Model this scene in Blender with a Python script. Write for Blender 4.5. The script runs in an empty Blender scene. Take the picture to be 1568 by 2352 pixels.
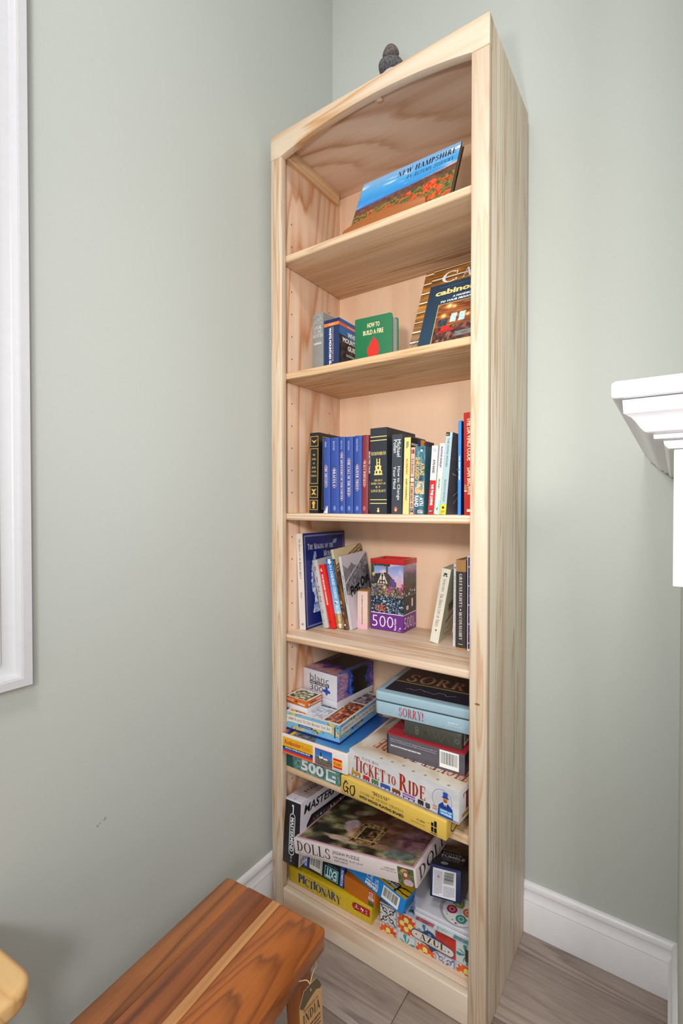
import bpy, bmesh, math, random
import numpy as np
from mathutils import Vector, Matrix, Euler

S = bpy.context.scene
COL = S.collection

# ------------------------------------------------------------------ camera
cd = bpy.data.cameras.new('camera')
cam = bpy.data.objects.new('camera', cd)
COL.objects.link(cam)
F_PX, YAW, PITCH, CZ = 1109.1, 0.602, -0.0142, 1.1255
cd.sensor_fit = 'VERTICAL'
cd.sensor_height = 36.0
cd.lens = F_PX / 2352 * 36.0
cd.clip_start = 0.02
cam.location = (0, 0, CZ)
cam.rotation_euler = (math.pi / 2 + PITCH, 0, YAW)
S.camera = cam

# ------------------------------------------------------------------ light
S.view_settings.view_transform = 'Standard'
S.view_settings.look = 'None'
S.view_settings.gamma = 1
S.view_settings.use_curve_mapping = False
S.view_settings.exposure = -0.46

wd = bpy.data.worlds.new('world')
S.world = wd
wd.use_nodes = True
bg = wd.node_tree.nodes['Background']
bg.inputs[0].default_value = (1.0, 0.995, 0.99, 1)
bg.inputs[1].default_value = 1.0


def area(name, loc, target, size, power, col=(1, 1, 1), size_y=None):
    l = bpy.data.lights.new(name, 'AREA')
    l.energy = power
    l.color = col
    l.size = size
    if size_y:
        l.shape = 'RECTANGLE'
        l.size_y = size_y
    o = bpy.data.objects.new(name, l)
    o.location = loc
    d = Vector(target) - Vector(loc)
    o.rotation_euler = d.to_track_quat('-Z', 'Y').to_euler()
    COL.objects.link(o)
    return o


area('ceiling_light', (-0.02, -0.35, 2.98), (0.0, 0.3, 0), 0.40, 25, (1.0, 0.985, 0.96))
area('ceiling_light', (-0.55, 0.15, 2.98), (-0.55, 0.30, 0), 0.20, 2.0, (1.0, 0.985, 0.96))
area('room_lamp', (0.66, -0.95, 1.66), (-0.30, 1.2, 0.9), 0.34, 22, (1.0, 0.985, 0.965))
fl_ = area('flash_lamp', (-0.20, -0.02, 1.375), (-0.28, 1.2, 1.30), 0.09, 6.2, (1.0, 0.985, 0.96))
fl_.data.spread = math.radians(135)

rnd = random.Random(7)


# ------------------------------------------------------------------ colours and materials
def lin(c):
    if isinstance(c, str):
        c = tuple(int(c[i:i + 2], 16) / 255 for i in (0, 2, 4))
    return tuple((v / 12.92 if v <= .04045 else ((v + .055) / 1.055) ** 2.4) for v in c[:3])


def new_mat(name):
    m = bpy.data.materials.new(name)
    m.use_nodes = True
    nt = m.node_tree
    return m, nt, nt.nodes['Principled BSDF']


_mc = {}


def paint(hexc, rough=.45, name='paint', grain=0.0, metal=0.0, coat=0.0):
    """plain material with a little procedural mottling so that no surface is a dead flat colour"""
    k = (hexc, rough, name, grain, metal, coat)
    if k in _mc:
        return _mc[k]
    m, nt, b = new_mat(name)
    c = lin(hexc)
    tc = nt.nodes.new('ShaderNodeTexCoord')
    no = nt.nodes.new('ShaderNodeTexNoise')
    no.inputs['Scale'].default_value = 60
    no.inputs['Detail'].default_value = 3
    nt.links.new(tc.outputs['Object'], no.inputs['Vector'])
    mx = nt.nodes.new('ShaderNodeMix')
    mx.data_type = 'RGBA'
    g = .04 + grain
    mx.inputs[6].default_value = tuple(v * (1 - g) for v in c) + (1,)
    mx.inputs[7].default_value = tuple(min(1, v * (1 + g)) for v in c) + (1,)
    nt.links.new(no.outputs['Fac'], mx.inputs[0])
    nt.links.new(mx.outputs[2], b.inputs['Base Color'])
    b.inputs['Roughness'].default_value = rough
    b.inputs['Metallic'].default_value = metal
    b.inputs['Coat Weight'].default_value = coat
    _mc[k] = m
    return m


def print_mat():
    if 'print' in _mc:
        return _mc['print']
    m, nt, b = new_mat('printed_ink')
    a = nt.nodes.new('ShaderNodeVertexColor')
    a.layer_name = 'Col'
    nt.links.new(a.outputs['Color'], b.inputs['Base Color'])
    b.inputs['Roughness'].default_value = .38
    _mc['print'] = m
    return m


def wood(name, axis='X', seed=0.0, light='EAD3B2', dark='CC9C66', a=9.0, b=16.0, nscale=3.0, stretch=.16,
         pow_=.62, rough=.5, fib=.10, warp=.25, mottle=None, coat=0.0, irr=5.0, contrast=1.0,
         fscale=(420, 9), detail=1.2, streak=.45):
    """sawn timber: growth rings as contour lines of a stretched noise plus a straight ramp across the board"""
    m, nt, bs = new_mat(name)
    N, L = nt.nodes, nt.links
    tc = N.new('ShaderNodeTexCoord')
    mp = N.new('ShaderNodeMapping')
    s = [1, 1, 1]
    ax = 'XYZ'.index(axis)
    s[ax] = stretch
    mp.inputs['Scale'].default_value = s
    mp.inputs['Location'].default_value = (seed * 3.17, seed * 1.73, seed * 2.31)
    L.new(tc.outputs['Object'], mp.inputs['Vector'])
    n1 = N.new('ShaderNodeTexNoise')
    n1.inputs['Scale'].default_value = nscale
    n1.inputs['Detail'].default_value = detail
    n1.inputs['Roughness'].default_value = .35
    n1.inputs['Distortion'].default_value = warp
    L.new(mp.outputs['Vector'], n1.inputs['Vector'])
    sep = N.new('ShaderNodeSeparateXYZ')
    L.new(mp.outputs['Vector'], sep.inputs[0])
    oth = [i for i in range(3) if i != ax]

    def math_(op, x, y=None, v=None):
        n = N.new('ShaderNodeMath')
        n.operation = op
        L.new(x, n.inputs[0])
        if y is not None:
            L.new(y, n.inputs[1])
        if v is not None:
            n.inputs[1].default_value = v
        return n.outputs[0]
    across = math_('ADD', sep.outputs[oth[0]], sep.outputs[oth[1]])
    mpa = N.new('ShaderNodeMapping')
    sa = [1, 1, 1]
    sa[ax] = .04
    mpa.inputs['Scale'].default_value = sa
    mpa.inputs['Location'].default_value = (seed * 2.17, seed * 4.73, seed * 1.31)
    L.new(tc.outputs['Object'], mpa.inputs['Vector'])
    na = N.new('ShaderNodeTexNoise')
    na.inputs['Scale'].default_value = 15
    na.inputs['Detail'].default_value = 3
    L.new(mpa.outputs['Vector'], na.inputs['Vector'])
    val = math_('ADD', math_('MULTIPLY', n1.outputs['Fac'], v=a), math_('MULTIPLY', across, v=b * .55))
    val = math_('ADD', val, math_('MULTIPLY', na.outputs['Fac'], v=irr))
    fr = math_('FRACT', val)
    nb = N.new('ShaderNodeTexNoise')
    nb.inputs['Scale'].default_value = 9
    nb.inputs['Detail'].default_value = 1
    L.new(mpa.outputs['Vector'], nb.inputs['Vector'])
    patch = N.new('ShaderNodeMapRange')
    patch.inputs['From Min'].default_value = .35
    patch.inputs['From Max'].default_value = .62
    patch.inputs['To Min'].default_value = .25
    patch.inputs['To Max'].default_value = 1.0
    L.new(nb.outputs['Fac'], patch.inputs['Value'])
    cr = N.new('ShaderNodeValToRGB')
    e = cr.color_ramp.elements
    l3, d3 = lin(light), lin(dark)

    def mixc(t):
        return tuple(l3[i] * (1 - t) + d3[i] * t for i in range(3)) + (1,)
    e[0].position = 0
    e[0].color = mixc(.12)
    e[1].position = 1
    e[1].color = mixc(.15)
    for pos, t in ((.30, 0.0), (.55, .18), (pow_ + .14, .62), (pow_ + .24, 1.0), (pow_ + .30, .75)):
        x = e.new(min(pos, .985))
        x.color = mixc(t)
    L.new(fr, cr.inputs[0])
    # broad tone
    n3 = N.new('ShaderNodeTexNoise')
    n3.inputs['Scale'].default_value = 5
    L.new(mp.outputs['Vector'], n3.inputs['Vector'])
    # fine fibres along the grain
    mp2 = N.new('ShaderNodeMapping')
    s2 = [fscale[0]] * 3
    s2[ax] = fscale[1]
    mp2.inputs['Scale'].default_value = s2
    L.new(tc.outputs['Object'], mp2.inputs['Vector'])
    n2 = N.new('ShaderNodeTexNoise')
    n2.inputs['Scale'].default_value = 1
    n2.inputs['Detail'].default_value = 2
    L.new(mp2.outputs['Vector'], n2.inputs['Vector'])
    tone = math_('ADD', math_('MULTIPLY', n2.outputs['Fac'], v=fib), math_('MULTIPLY', n3.outputs['Fac'], v=.16))
    tone = math_('ADD', tone, v=1 - fib / 2 - .08)
    vm = N.new('ShaderNodeVectorMath')
    vm.operation = 'SCALE'
    mxp = N.new('ShaderNodeMix')
    mxp.data_type = 'RGBA'
    mxp.inputs[6].default_value = mixc(.10)
    L.new(math_('MULTIPLY', patch.outputs['Result'], v=contrast), mxp.inputs[0])
    L.new(cr.outputs[0], mxp.inputs[7])
    # broad early-wood streaks running with the grain
    st_ = N.new('ShaderNodeMapRange')
    st_.inputs['From Min'].default_value = .50
    st_.inputs['From Max'].default_value = .68
    st_.inputs['To Max'].default_value = streak
    L.new(na.outputs['Fac'], st_.inputs['Value'])
    mxs = N.new('ShaderNodeMix')
    mxs.data_type = 'RGBA'
    mxs.inputs[7].default_value = mixc(.85)
    L.new(st_.outputs['Result'], mxs.inputs[0])
    L.new(mxp.outputs[2], mxs.inputs[6])
    L.new(mxs.outputs[2], vm.inputs[0])
    L.new(tone, vm.inputs['Scale'])
    out = vm.outputs[0]
    if mottle:
        n4 = N.new('ShaderNodeTexNoise')
        n4.inputs['Scale'].default_value = mottle[1]
        n4.inputs['Detail'].default_value = 4
        n4.inputs['Distortion'].default_value = 1.2
        mp3 = N.new('ShaderNodeMapping')
        s3 = [1, 1, 1]
        s3[ax] = .35
        mp3.inputs['Scale'].default_value = s3
        mp3.inputs['Location'].default_value = (seed, seed * 2, 0)
        L.new(tc.outputs['Object'], mp3.inputs['Vector'])
        L.new(mp3.outputs['Vector'], n4.inputs['Vector'])
        cr2 = N.new('ShaderNodeValToRGB')
        cr2.color_ramp.elements[0].position = .38
        cr2.color_ramp.elements[1].position = .68
        L.new(n4.outputs['Fac'], cr2.inputs[0])
        mx = N.new('ShaderNodeMix')
        mx.data_type = 'RGBA'
        mx.inputs[7].default_value = lin(mottle[0]) + (1,)
        L.new(cr2.outputs[0], mx.inputs[0])
        L.new(out, mx.inputs[6])
        mm = N.new('ShaderNodeMix')
        mm.data_type = 'RGBA'
        mm.inputs[0].default_value = mottle[2]
        L.new(out, mm.inputs[6])
        L.new(mx.outputs[2], mm.inputs[7])
        out = mm.outputs[2]
    L.new(out, bs.inputs['Base Color'])
    bs.inputs['Roughness'].default_value = rough
    bs.inputs['Coat Weight'].default_value = coat
    bs.inputs['Coat Roughness'].default_value = .25
    bu = N.new('ShaderNodeBump')
    bu.inputs['Strength'].default_value = .12
    bu.inputs['Distance'].default_value = .001
    L.new(n2.outputs['Fac'], bu.inputs['Height'])
    L.new(bu.outputs[0], bs.inputs['Normal'])
    return m


# ------------------------------------------------------------------ mesh helpers
class MB:
    def __init__(s):
        s.v, s.f, s.c = [], [], []

    def add(s, vs, fs, col=None):
        o = len(s.v)
        s.v += [tuple(v) for v in vs]
        s.f += [tuple(i + o for i in f) for f in fs]
        if col is not None:
            s.c += [col] * len(fs)

    def box(s, x0, y0, z0, x1, y1, z1):
        s.add([(x0, y0, z0), (x1, y0, z0), (x1, y1, z0), (x0, y1, z0), (x0, y0, z1), (x1, y0, z1), (x1, y1, z1), (x0, y1, z1)],
              [(0, 3, 2, 1), (4, 5, 6, 7), (0, 1, 5, 4), (1, 2, 6, 5), (2, 3, 7, 6), (3, 0, 4, 7)])

    def prism(s, pts, n0, n1, axis='Z'):
        """polygon pts (2-D) extruded from n0 to n1 along axis"""
        n = len(pts)

        def P(a, b, c):
            return {'Z': (a, b, c), 'Y': (a, c, b), 'X': (c, a, b)}[axis]
        s.add([P(a, b, n0) for a, b in pts] + [P(a, b, n1) for a, b in pts],
              [tuple(range(n - 1, -1, -1)), tuple(range(n, 2 * n))] + [(i, (i + 1) % n, (i + 1) % n + n, i + n) for i in range(n)])

    def obj(s, name, mat=None, parent=None, smooth=False, bevel=0, seg=2, angle=None):
        me = bpy.data.meshes.new(name)
        me.from_pydata(s.v, [], s.f)
        if s.c:
            ca = me.color_attributes.new('Col', 'FLOAT_COLOR', 'CORNER')
            arr = []
            for f, c in zip(s.f, s.c):
                arr += list(tuple(c) + (1.0,)) * len(f)
            ca.data.foreach_set('color', arr)
        bm = bmesh.new()
        bm.from_mesh(me)
        if not s.c:
            bmesh.ops.recalc_face_normals(bm, faces=bm.faces)
        if bevel:
            bmesh.ops.bevel(bm, geom=[e for e in bm.edges if len(e.link_faces) == 2 and e.calc_face_angle(0) > .6], offset=bevel,
                            segments=seg, affect='EDGES', profile=.5, clamp_overlap=True)
        bm.to_mesh(me)
        bm.free()
        if smooth or bevel:
            me.polygons.foreach_set('use_smooth', [True] * len(me.polygons))
            me.set_sharp_from_angle(angle=angle or math.radians(50))
        if mat:
            me.materials.append(mat)
        me.update()
        o = bpy.data.objects.new(name, me)
        COL.objects.link(o)
        if parent:
            o.parent = parent
        return o


def boxo(name, x0, y0, z0, x1, y1, z1, mat, parent=None, bevel=.0008, seg=2):
    m = MB()
    m.box(x0, y0, z0, x1, y1, z1)
    return m.obj(name, mat, parent, bevel=bevel, seg=seg)


def tag(o, label=None, cat=None, group=None, kind=None):
    if label:
        o['label'] = label
    if cat:
        o['category'] = cat
    if group:
        o['group'] = group
    if kind:
        o['kind'] = kind
    return o


def empty(name, M=None, loc=(0, 0, 0)):
    o = bpy.data.objects.new(name, None)
    o.empty_display_size = .05
    COL.objects.link(o)
    if M is not None:
        o.matrix_world = M
    else:
        o.location = loc
    return o


# ------------------------------------------------------------------ lettering
_fc = {}


def bfont(ch, bold, res=2):
    k = (ch, bold)
    if k in _fc:
        return _fc[k]
    c = bpy.data.curves.new('glyph', 'FONT')
    c.body = ch
    c.resolution_u = res
    c.offset = bold
    o = bpy.data.objects.new('glyph', c)
    me = bpy.data.meshes.new_from_object(o)
    vs = [(v.co.x, v.co.y) for v in me.vertices]
    fs = [tuple(p.vertices) for p in me.polygons]
    bpy.data.objects.remove(o)
    bpy.data.curves.remove(c)
    bpy.data.meshes.remove(me)
    _fc[k] = (vs, fs)
    return _fc[k]


TK, TN = .15, .05


def _seg(x1, y1, x2, y2, t):
    if abs(y2 - y1) >= abs(x2 - x1) * .6:
        return [(x1 - t / 2, y1), (x1 + t / 2, y1), (x2 + t / 2, y2), (x2 - t / 2, y2)]
    return [(x1, y1 - t / 2), (x2, y2 - t / 2), (x2, y2 + t / 2), (x1, y1 + t / 2)]


def _arc(cx, cy, rx, ry, a0, a1, tx, ty, n=14):
    out = []
    for i in range(n):
        q = []
        for a in (a0 + (a1 - a0) * i / n, a0 + (a1 - a0) * (i + 1) / n):
            a = math.radians(a)
            q.append(((cx + rx * math.cos(a), cy + ry * math.sin(a)), (cx + (rx - tx) * math.cos(a), cy + (ry - ty) * math.sin(a))))
        out.append([q[0][0], q[1][0], q[1][1], q[0][1]])
    return out


def _ser(x, y, w=.30):
    h = .045
    return [(x - w / 2, y), (x + w / 2, y), (x + w / 2, y + h), (x - w / 2, y + h)] if y < .5 else \
        [(x - w / 2, y - h), (x + w / 2, y - h), (x + w / 2, y), (x - w / 2, y)]


def serif_glyph(ch):
    T, t = TK, TN
    v = lambda x, y0=0, y1=1, w=T: _seg(x, y0, x, y1, w)
    sb = lambda x: [_ser(x, 0), _ser(x, 1)]
    G = {
        'A': ([_seg(.12, 0, .40, 1, t), _seg(.68, 0, .40, 1, T), _seg(.2, .32, .6, .32, t), _ser(.12, 0, .24), _ser(.68, 0)], .82),
        'B': ([v(.17)] + sb(.15) + _arc(.3, .74, .26, .26, -90, 90, T, t) + _arc(.3, .27, .32, .27, -90, 90, T, t), .68),
        'C': (_arc(.42, .5, .40, .5, 50, 310, T, t) + [v(.70, .66, .95, t), v(.70, .08, .28, t)], .78),
        'D': ([v(.17)] + sb(.15) + _arc(.25, .5, .48, .5, -90, 90, T, t) + [_seg(.1, .975, .27, .975, t), _seg(.1, .025, .27, .025, t)], .80),
        'E': ([v(.17), _ser(.35, 0, .6), _ser(.35, 1, .6), _seg(.17, .52, .48, .52, t), v(.63, 0, .24, t), v(.61, .78, 1, t), v(.48, .42, .62, t)], .70),
        'F': ([v(.17), _ser(.15, 0), _ser(.33, 1, .58), _seg(.17, .52, .48, .52, t), v(.6, .76, 1, t), v(.48, .42, .62, t)], .64),
        'G': (_arc(.42, .5, .40, .5, 50, 310, T, t) + [v(.70, .66, .95, t), v(.68, .05, .42, T * .9), _ser(.68, .46, .28)], .84),
        'H': ([v(.17), v(.66), _seg(.17, .5, .66, .5, t)] + sb(.17) + sb(.66), .84),
        'I': ([v(.17)] + sb(.17), .36),
        'J': ([v(.30, .15, 1), _ser(.30, 1)] + _arc(.17, .15, .2, .2, 180, 360, T, t), .46),
        'K': ([v(.17), _seg(.2, .42, .62, 1, t), _seg(.68, 0, .36, .56, T)] + sb(.17) + [_ser(.62, 1, .26), _ser(.68, 0, .28)], .80),
        'L': ([v(.17), _ser(.15, 1), _ser(.35, 0, .62), v(.65, 0, .26, t)], .70),
        'M': ([v(.14, 0, 1, t), v(.84), _seg(.49, 0, .16, 1, T), _seg(.49, 0, .80, 1, t), _ser(.14, 0, .24), _ser(.84, 0), _ser(.12, 1, .24), _ser(.86, 1, .24)], 1.0),
        'N': ([v(.14, 0, 1, t), v(.68, 0, 1, t), _seg(.66, 0, .18, 1, T), _ser(.14, 0, .24), _ser(.68, 1, .24), _ser(.10, 1, .2)], .82),
        'O': (_arc(.44, .5, .42, .5, 0, 360, T, t, 24), .88),
        'P': ([v(.17)] + sb(.15) + _arc(.28, .72, .32, .28, -90, 90, T, t), .64),
        'Q': (_arc(.44, .5, .42, .5, 0, 360, T, t, 24) + [_seg(.7, -.15, .45, .2, T * .8)], .88),
        'R': ([v(.17), _seg(.66, 0, .38, .48, T)] + sb(.15) + [_ser(.70, 0, .24)] + _arc(.28, .74, .32, .26, -90, 90, T, t), .78),
        'S': (_arc(.32, .74, .25, .26, 30, 270, T * .8, t) + _arc(.32, .25, .27, .27, -150, 90, T * .8, t) + [v(.54, .70, .93, t), v(.08, .07, .3, t)], .64),
        'T': ([v(.38), _ser(.38, 0), _ser(.38, 1, .72), v(.05, .76, 1, t), v(.71, .76, 1, t)], .76),
        'U': ([v(.17, .25, 1), v(.66, .25, 1, t), _ser(.17, 1), _ser(.66, 1, .24)] + _arc(.395, .27, .30, .27, 180, 360, T, t), .82),
        'V': ([_seg(.40, 0, .12, 1, T), _seg(.40, 0, .68, 1, t), _ser(.12, 1), _ser(.68, 1, .24)], .80),
        'W': ([_seg(.34, 0, .12, 1, T), _seg(.34, 0, .56, 1, t), _seg(.80, 0, .56, 1, T), _seg(.80, 0, 1.02, 1, t), _ser(.12, 1), _ser(.56, 1, .24), _ser(1.02, 1, .24)], 1.14),
        'X': ([_seg(.66, 0, .12, 1, T), _seg(.10, 0, .66, 1, t), _ser(.12, 1, .26), _ser(.66, 0, .26), _ser(.1, 0, .22), _ser(.66, 1, .22)], .78),
        'Y': ([v(.40, 0, .45), _seg(.40, .42, .12, 1, T), _seg(.40, .42, .68, 1, t), _ser(.12, 1), _ser(.68, 1, .24), _ser(.4, 0)], .80),
        'Z': ([_seg(.16, 0, .56, 1, T), _ser(.36, 0, .62), _ser(.36, 1, .6), v(.66, 0, .24, t), v(.07, .76, 1, t)], .74),
    }
    return G.get(ch)


def layout(s, font):
    """returns polygons [(verts2d, faces)], width, ymin, ymax for a line of text (cap height about 1 for serif)"""
    P, x = [], 0.0
    if font == 'serif' or font == 'serifb':
        global TK
        old = TK
        if font == 'serifb':
            TK = .21
        for ch in s:
            if ch == ' ':
                x += .42
                continue
            up = ch.upper()
            g = serif_glyph(up)
            sc = .80 if (ch != up) else 1.0
            if g is None:
                vs, fs = bfont(ch, .01)
                if not vs:
                    continue
                k = 1.0 / .73
                mx = min(a for a, b in vs)
                P.append(([((a - mx) * k + x, b * k) for a, b in vs], fs))
                x += (max(a for a, b in vs) - mx) * k + .14
                continue
            for q in g[0]:
                P.append(([(a * sc + x, b * sc) for a, b in q], [tuple(range(len(q)))]))
            x += (g[1] + .10) * sc
        TK = old
    else:
        bold = {'sans': 0.0, 'bold': .022, 'heavy': .04, 'light': -.012}[font]
        vs, fs = bfont(s, bold)
        if not vs:
            return [], 1, 0, 1
        P.append((vs, fs))
    xs = [a for vs, _ in P for a, b in vs]
    ys = [b for vs, _ in P for a, b in vs]
    return P, (min(xs), max(xs)), min(ys), max(ys)


# ------------------------------------------------------------------ noise for printed pictures
def vnoise(U, V, seed=0):
    r = np.random.RandomState(seed)
    tab = r.rand(64, 64)
    i, j = np.floor(U).astype(int), np.floor(V).astype(int)
    fu, fv = U - i, V - j
    fu, fv = fu * fu * (3 - 2 * fu), fv * fv * (3 - 2 * fv)
    g = lambda a, b: tab[a % 64, b % 64]
    return (g(i, j) * (1 - fu) + g(i + 1, j) * fu) * (1 - fv) + (g(i, j + 1) * (1 - fu) + g(i + 1, j + 1) * fu) * fv


def fbm(U, V, seed=0, o=4):
    t, a, n = 0, .5, 0
    for k in range(o):
        t = t + vnoise(U * 2 ** k, V * 2 ** k, seed + k) * a
        n += a
        a /= 2
    return t / n


def hx(h):
    return np.array([int(h[i:i + 2], 16) / 255 for i in (0, 2, 4)])


def mixm(a, b, m):
    m = np.clip(m, 0, 1)[..., None]
    return a * (1 - m) + b * m


def ramp(x, stops):
    x = np.clip(x, 0, 1)
    out = np.zeros(x.shape + (3,))
    ps = [p for p, _ in stops]
    cs = np.array([hx(c) for _, c in stops])
    for k in range(3):
        out[..., k] = np.interp(x, ps, cs[:, k])
    return out


def slin(a):
    a = np.clip(a, 0, 1)
    return np.where(a <= .04045, a / 12.92, ((a + .055) / 1.055) ** 2.4)


# ------------------------------------------------------------------ things with printed faces
def RM(yaw, pit, rol):
    return Matrix.Rotation(yaw, 4, 'Z') @ Matrix.Rotation(pit, 4, 'X') @ Matrix.Rotation(rol, 4, 'Y')


class Item:
    """a box-shaped thing; o = front left bottom corner, faces F(ront) R(ight) T(op), measured in fractions of the face"""

    def __init__(s, name, label, cat, group, box):
        x, y, z, yaw, pit, rol, w, d, h = box
        s.M = Matrix.Translation((x, y, z)) @ RM(yaw, pit, rol)
        s.root = empty(name, s.M)
        tag(s.root, label, cat, group)
        s.w, s.d, s.h = w, d, h
        s.flat, s.let, s.pic = MB(), MB(), MB()
        s.bulge = 0
        s.off = dict(F=0, R=0, T=0)
        s.ins = dict(F=(0, 0, 1, 1))

    def P(s, face, u, v, lay):
        e = .00012 * lay + s.off[face]
        w, d, h = s.w, s.d, s.h
        if face == 'F':
            b = s.bulge * max(0, 1 - (2 * u - 1) ** 2)
            return (u * w, -e - b, v * h)
        if face == 'R':
            return (w + e, u * d, v * h)
        if face == 'T':
            return (u * w, v * d, h + e)
        if face == 'L':
            return (-e, (1 - u) * d, v * h)

    def dims(s, face):
        return dict(F=(s.w, s.h), R=(s.d, s.h), T=(s.w, s.d))[face]

    def poly(s, face, pts, col, lay=2):
        s.flat.add([s.P(face, u, v, lay) for u, v in pts], [tuple(range(len(pts)))], lin(col))
        return s

    def rect(s, face, u0, v0, u1, v1, col, lay=2):
        if s.bulge and face == 'F':
            n = 6
            for i in range(n):
                a, b = u0 + (u1 - u0) * i / n, u0 + (u1 - u0) * (i + 1) / n
                s.poly(face, [(a, v0), (b, v0), (b, v1), (a, v1)], col, lay)
            return s
        return s.poly(face, [(u0, v0), (u1, v0), (u1, v1), (u0, v1)], col, lay)

    def frame(s, face, u0, v0, u1, v1, t, col, lay=3):
        """outline; t in metres"""
        W, H = s.dims(face)
        a, b = t / W, t / H
        s.rect(face, u0, v0, u1, v0 + b, col, lay)
        s.rect(face, u0, v1 - b, u1, v1, col, lay)
        s.rect(face, u0, v0, u0 + a, v1, col, lay)
        s.rect(face, u1 - a, v0, u1, v1, col, lay)
        return s

    def disc(s, face, u, v, r, col, lay=3, n=20, ry=None, ring=0):
        W, H = s.dims(face)
        ry = ry or r
        pts = [(u + r * math.cos(i * 2 * math.pi / n) / W, v + ry * math.sin(i * 2 * math.pi / n) / H) for i in range(n)]
        if not ring:
            return s.poly(face, pts, col, lay)
        q = [(u + (r - ring) * math.cos(i * 2 * math.pi / n) / W, v + (ry - ring) * math.sin(i * 2 * math.pi / n) / H) for i in range(n)]
        for i in range(n):
            j = (i + 1) % n
            s.poly(face, [pts[i], pts[j], q[j], q[i]], col, lay)
        return s

    def line(s, face, pts, t, col, lay=3):
        W, H = s.dims(face)
        for (a, b), (c, d) in zip(pts[:-1], pts[1:]):
            dx, dy = (c - a) * W, (d - b) * H
            l = math.hypot(dx, dy) or 1
            nx, ny = -dy / l * t / 2 / W, dx / l * t / 2 / H
            s.poly(face, [(a - nx, b - ny), (c - nx, d - ny), (c + nx, d + ny), (a + nx, b + ny)], col, lay)
        return s

    def text(s, face, st, u0, v0, u1, v1, col, font='sans', rot=0, lay=5, asp=None, shear=0):
        """stretch the line of text to fill the rectangle; rot -90 reads downwards, 90 upwards, 180 upside down"""
        if not st.strip():
            return s
        Pl, (xa, xb), ya, yb = layout(st, font)
        c = lin(col)
        for vs, fs in Pl:
            out = []
            for a, b in vs:
                p, q = (a - xa) / (xb - xa), (b - ya) / (yb - ya)
                p += shear * (q - .5)
                if rot == -90:
                    p, q = q, 1 - p
                elif rot == 90:
                    p, q = 1 - q, p
                elif rot == 180:
                    p, q = 1 - p, 1 - q
                out.append(s.P(face, u0 + (u1 - u0) * p, v0 + (v1 - v0) * q, lay))
            s.let.add(out, fs, c)
        return s

    def art(s, face, u0, v0, u1, v1, fn, nu=48, nv=48, lay=2):
        U, V = np.meshgrid((np.arange(nu) + .5) / nu, (np.arange(nv) + .5) / nv, indexing='ij')
        c = slin(fn(U, V))
        base = len(s.pic.v)
        for i in range(nu + 1):
            for j in range(nv + 1):
                s.pic.v.append(s.P(face, u0 + (u1 - u0) * i / nu, v0 + (v1 - v0) * j / nv, lay))
        for i in range(nu):
            for j in range(nv):
                a = base + i * (nv + 1) + j
                s.pic.f.append((a, a + nv + 1, a + nv + 2, a + 1))
                s.pic.c.append(tuple(c[i, j]))
        return s

    def barcode(s, face, u0, v0, u1, v1, vert=False, n=26, seed=1, bg='F2F2EE'):
        r = random.Random(seed)
        s.rect(face, u0, v0, u1, v1, bg, 3)
        x = .06
        while x < .92:
            t = r.choice((.012, .02, .034))
            if vert:
                s.rect(face, u0 + (u1 - u0) * .10, v0 + (v1 - v0) * x, u1 - (u1 - u0) * .1, v0 + (v1 - v0) * (x + t), '1A1A1A', 4)
            else:
                s.rect(face, u0 + (u1 - u0) * x, v0 + (v1 - v0) * .22, u0 + (u1 - u0) * (x + t), v1 - (v1 - v0) * .1, '1A1A1A', 4)
            x += t + r.choice((.014, .022, .03))
        return s

    def small_print(s, face, u0, v0, u1, v1, rows, col, seed=3, fill=.55):
        """rows of text too small to read, as broken dashes"""
        r = random.Random(seed)
        for k in range(rows):
            va = v1 - (v1 - v0) * (k + 1 - .25) / rows
            vb = va + (v1 - v0) * fill / rows
            x = 0
            while x < 1:
                w = r.uniform(.03, .09)
                if k == rows - 1 and x > .6:
                    break
                s.rect(face, u0 + (u1 - u0) * x, va, u0 + (u1 - u0) * min(1, x + w), vb, col, 4)
                x += w + .02
        return s

    def finish(s, flat='printed_panel', let='lettering', pic='cover_picture'):
        pm = print_mat()
        if s.flat.f:
            s.flat.obj(flat, pm, s.root)
        if s.let.f:
            s.let.obj(let, pm, s.root)
        if s.pic.f:
            s.pic.obj(pic, pm, s.root)
        return s.root

    # ---------------- bodies
    def part(s, name, x0, y0, z0, x1, y1, z1, mat, bevel=.0008, seg=2):
        return boxo(name, x0, y0, z0, x1, y1, z1, mat, s.root, bevel, seg)

    def hardback(s, cloth, pages='E9E0CC', rough=.6, bulge=.002):
        """boards and rounded spine in one cover mesh round a page block"""
        w, d, h = s.w, s.d, s.h
        t = min(.0028, w * .14)
        s.bulge = bulge
        n = 10
        out = [(w, d), (w, 0)]
        pts_o = [(w * (1 - i / n), -bulge * (1 - (1 - 2 * i / n) ** 2)) for i in range(n + 1)]
        pts_i = [(t + (w - 2 * t) * i / n, t) for i in range(n + 1)]
        poly = [(w, d)] + pts_o + [(0, d), (t, d)] + pts_i + [(w - t, d)]
        m = MB()
        N = len(poly)
        m.add([(a, b, 0) for a, b in poly] + [(a, b, h) for a, b in poly], [(i, (i + 1) % N, (i + 1) % N + N, i + N) for i in range(N)])
        # caps as quads between the outer and the inner outline
        oo = [(0, d)] + pts_o[::-1] + [(w, d)]
        ii = [(t, d)] + pts_i + [(w - t, d)]
        k = len(oo)
        for z in (0, h):
            m.add([(a, b, z) for a, b in oo] + [(a, b, z) for a, b in ii], [(i, i + 1, i + 1 + k, i + k) for i in range(k - 1)])
        bm_o = m.obj('cover', paint(cloth, rough, 'book_cloth', .05), s.root, smooth=True, angle=math.radians(40))
        g = .004
        pb = MB()
        pb.box(t, t, g, w - t, d - g, h - g)
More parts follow.
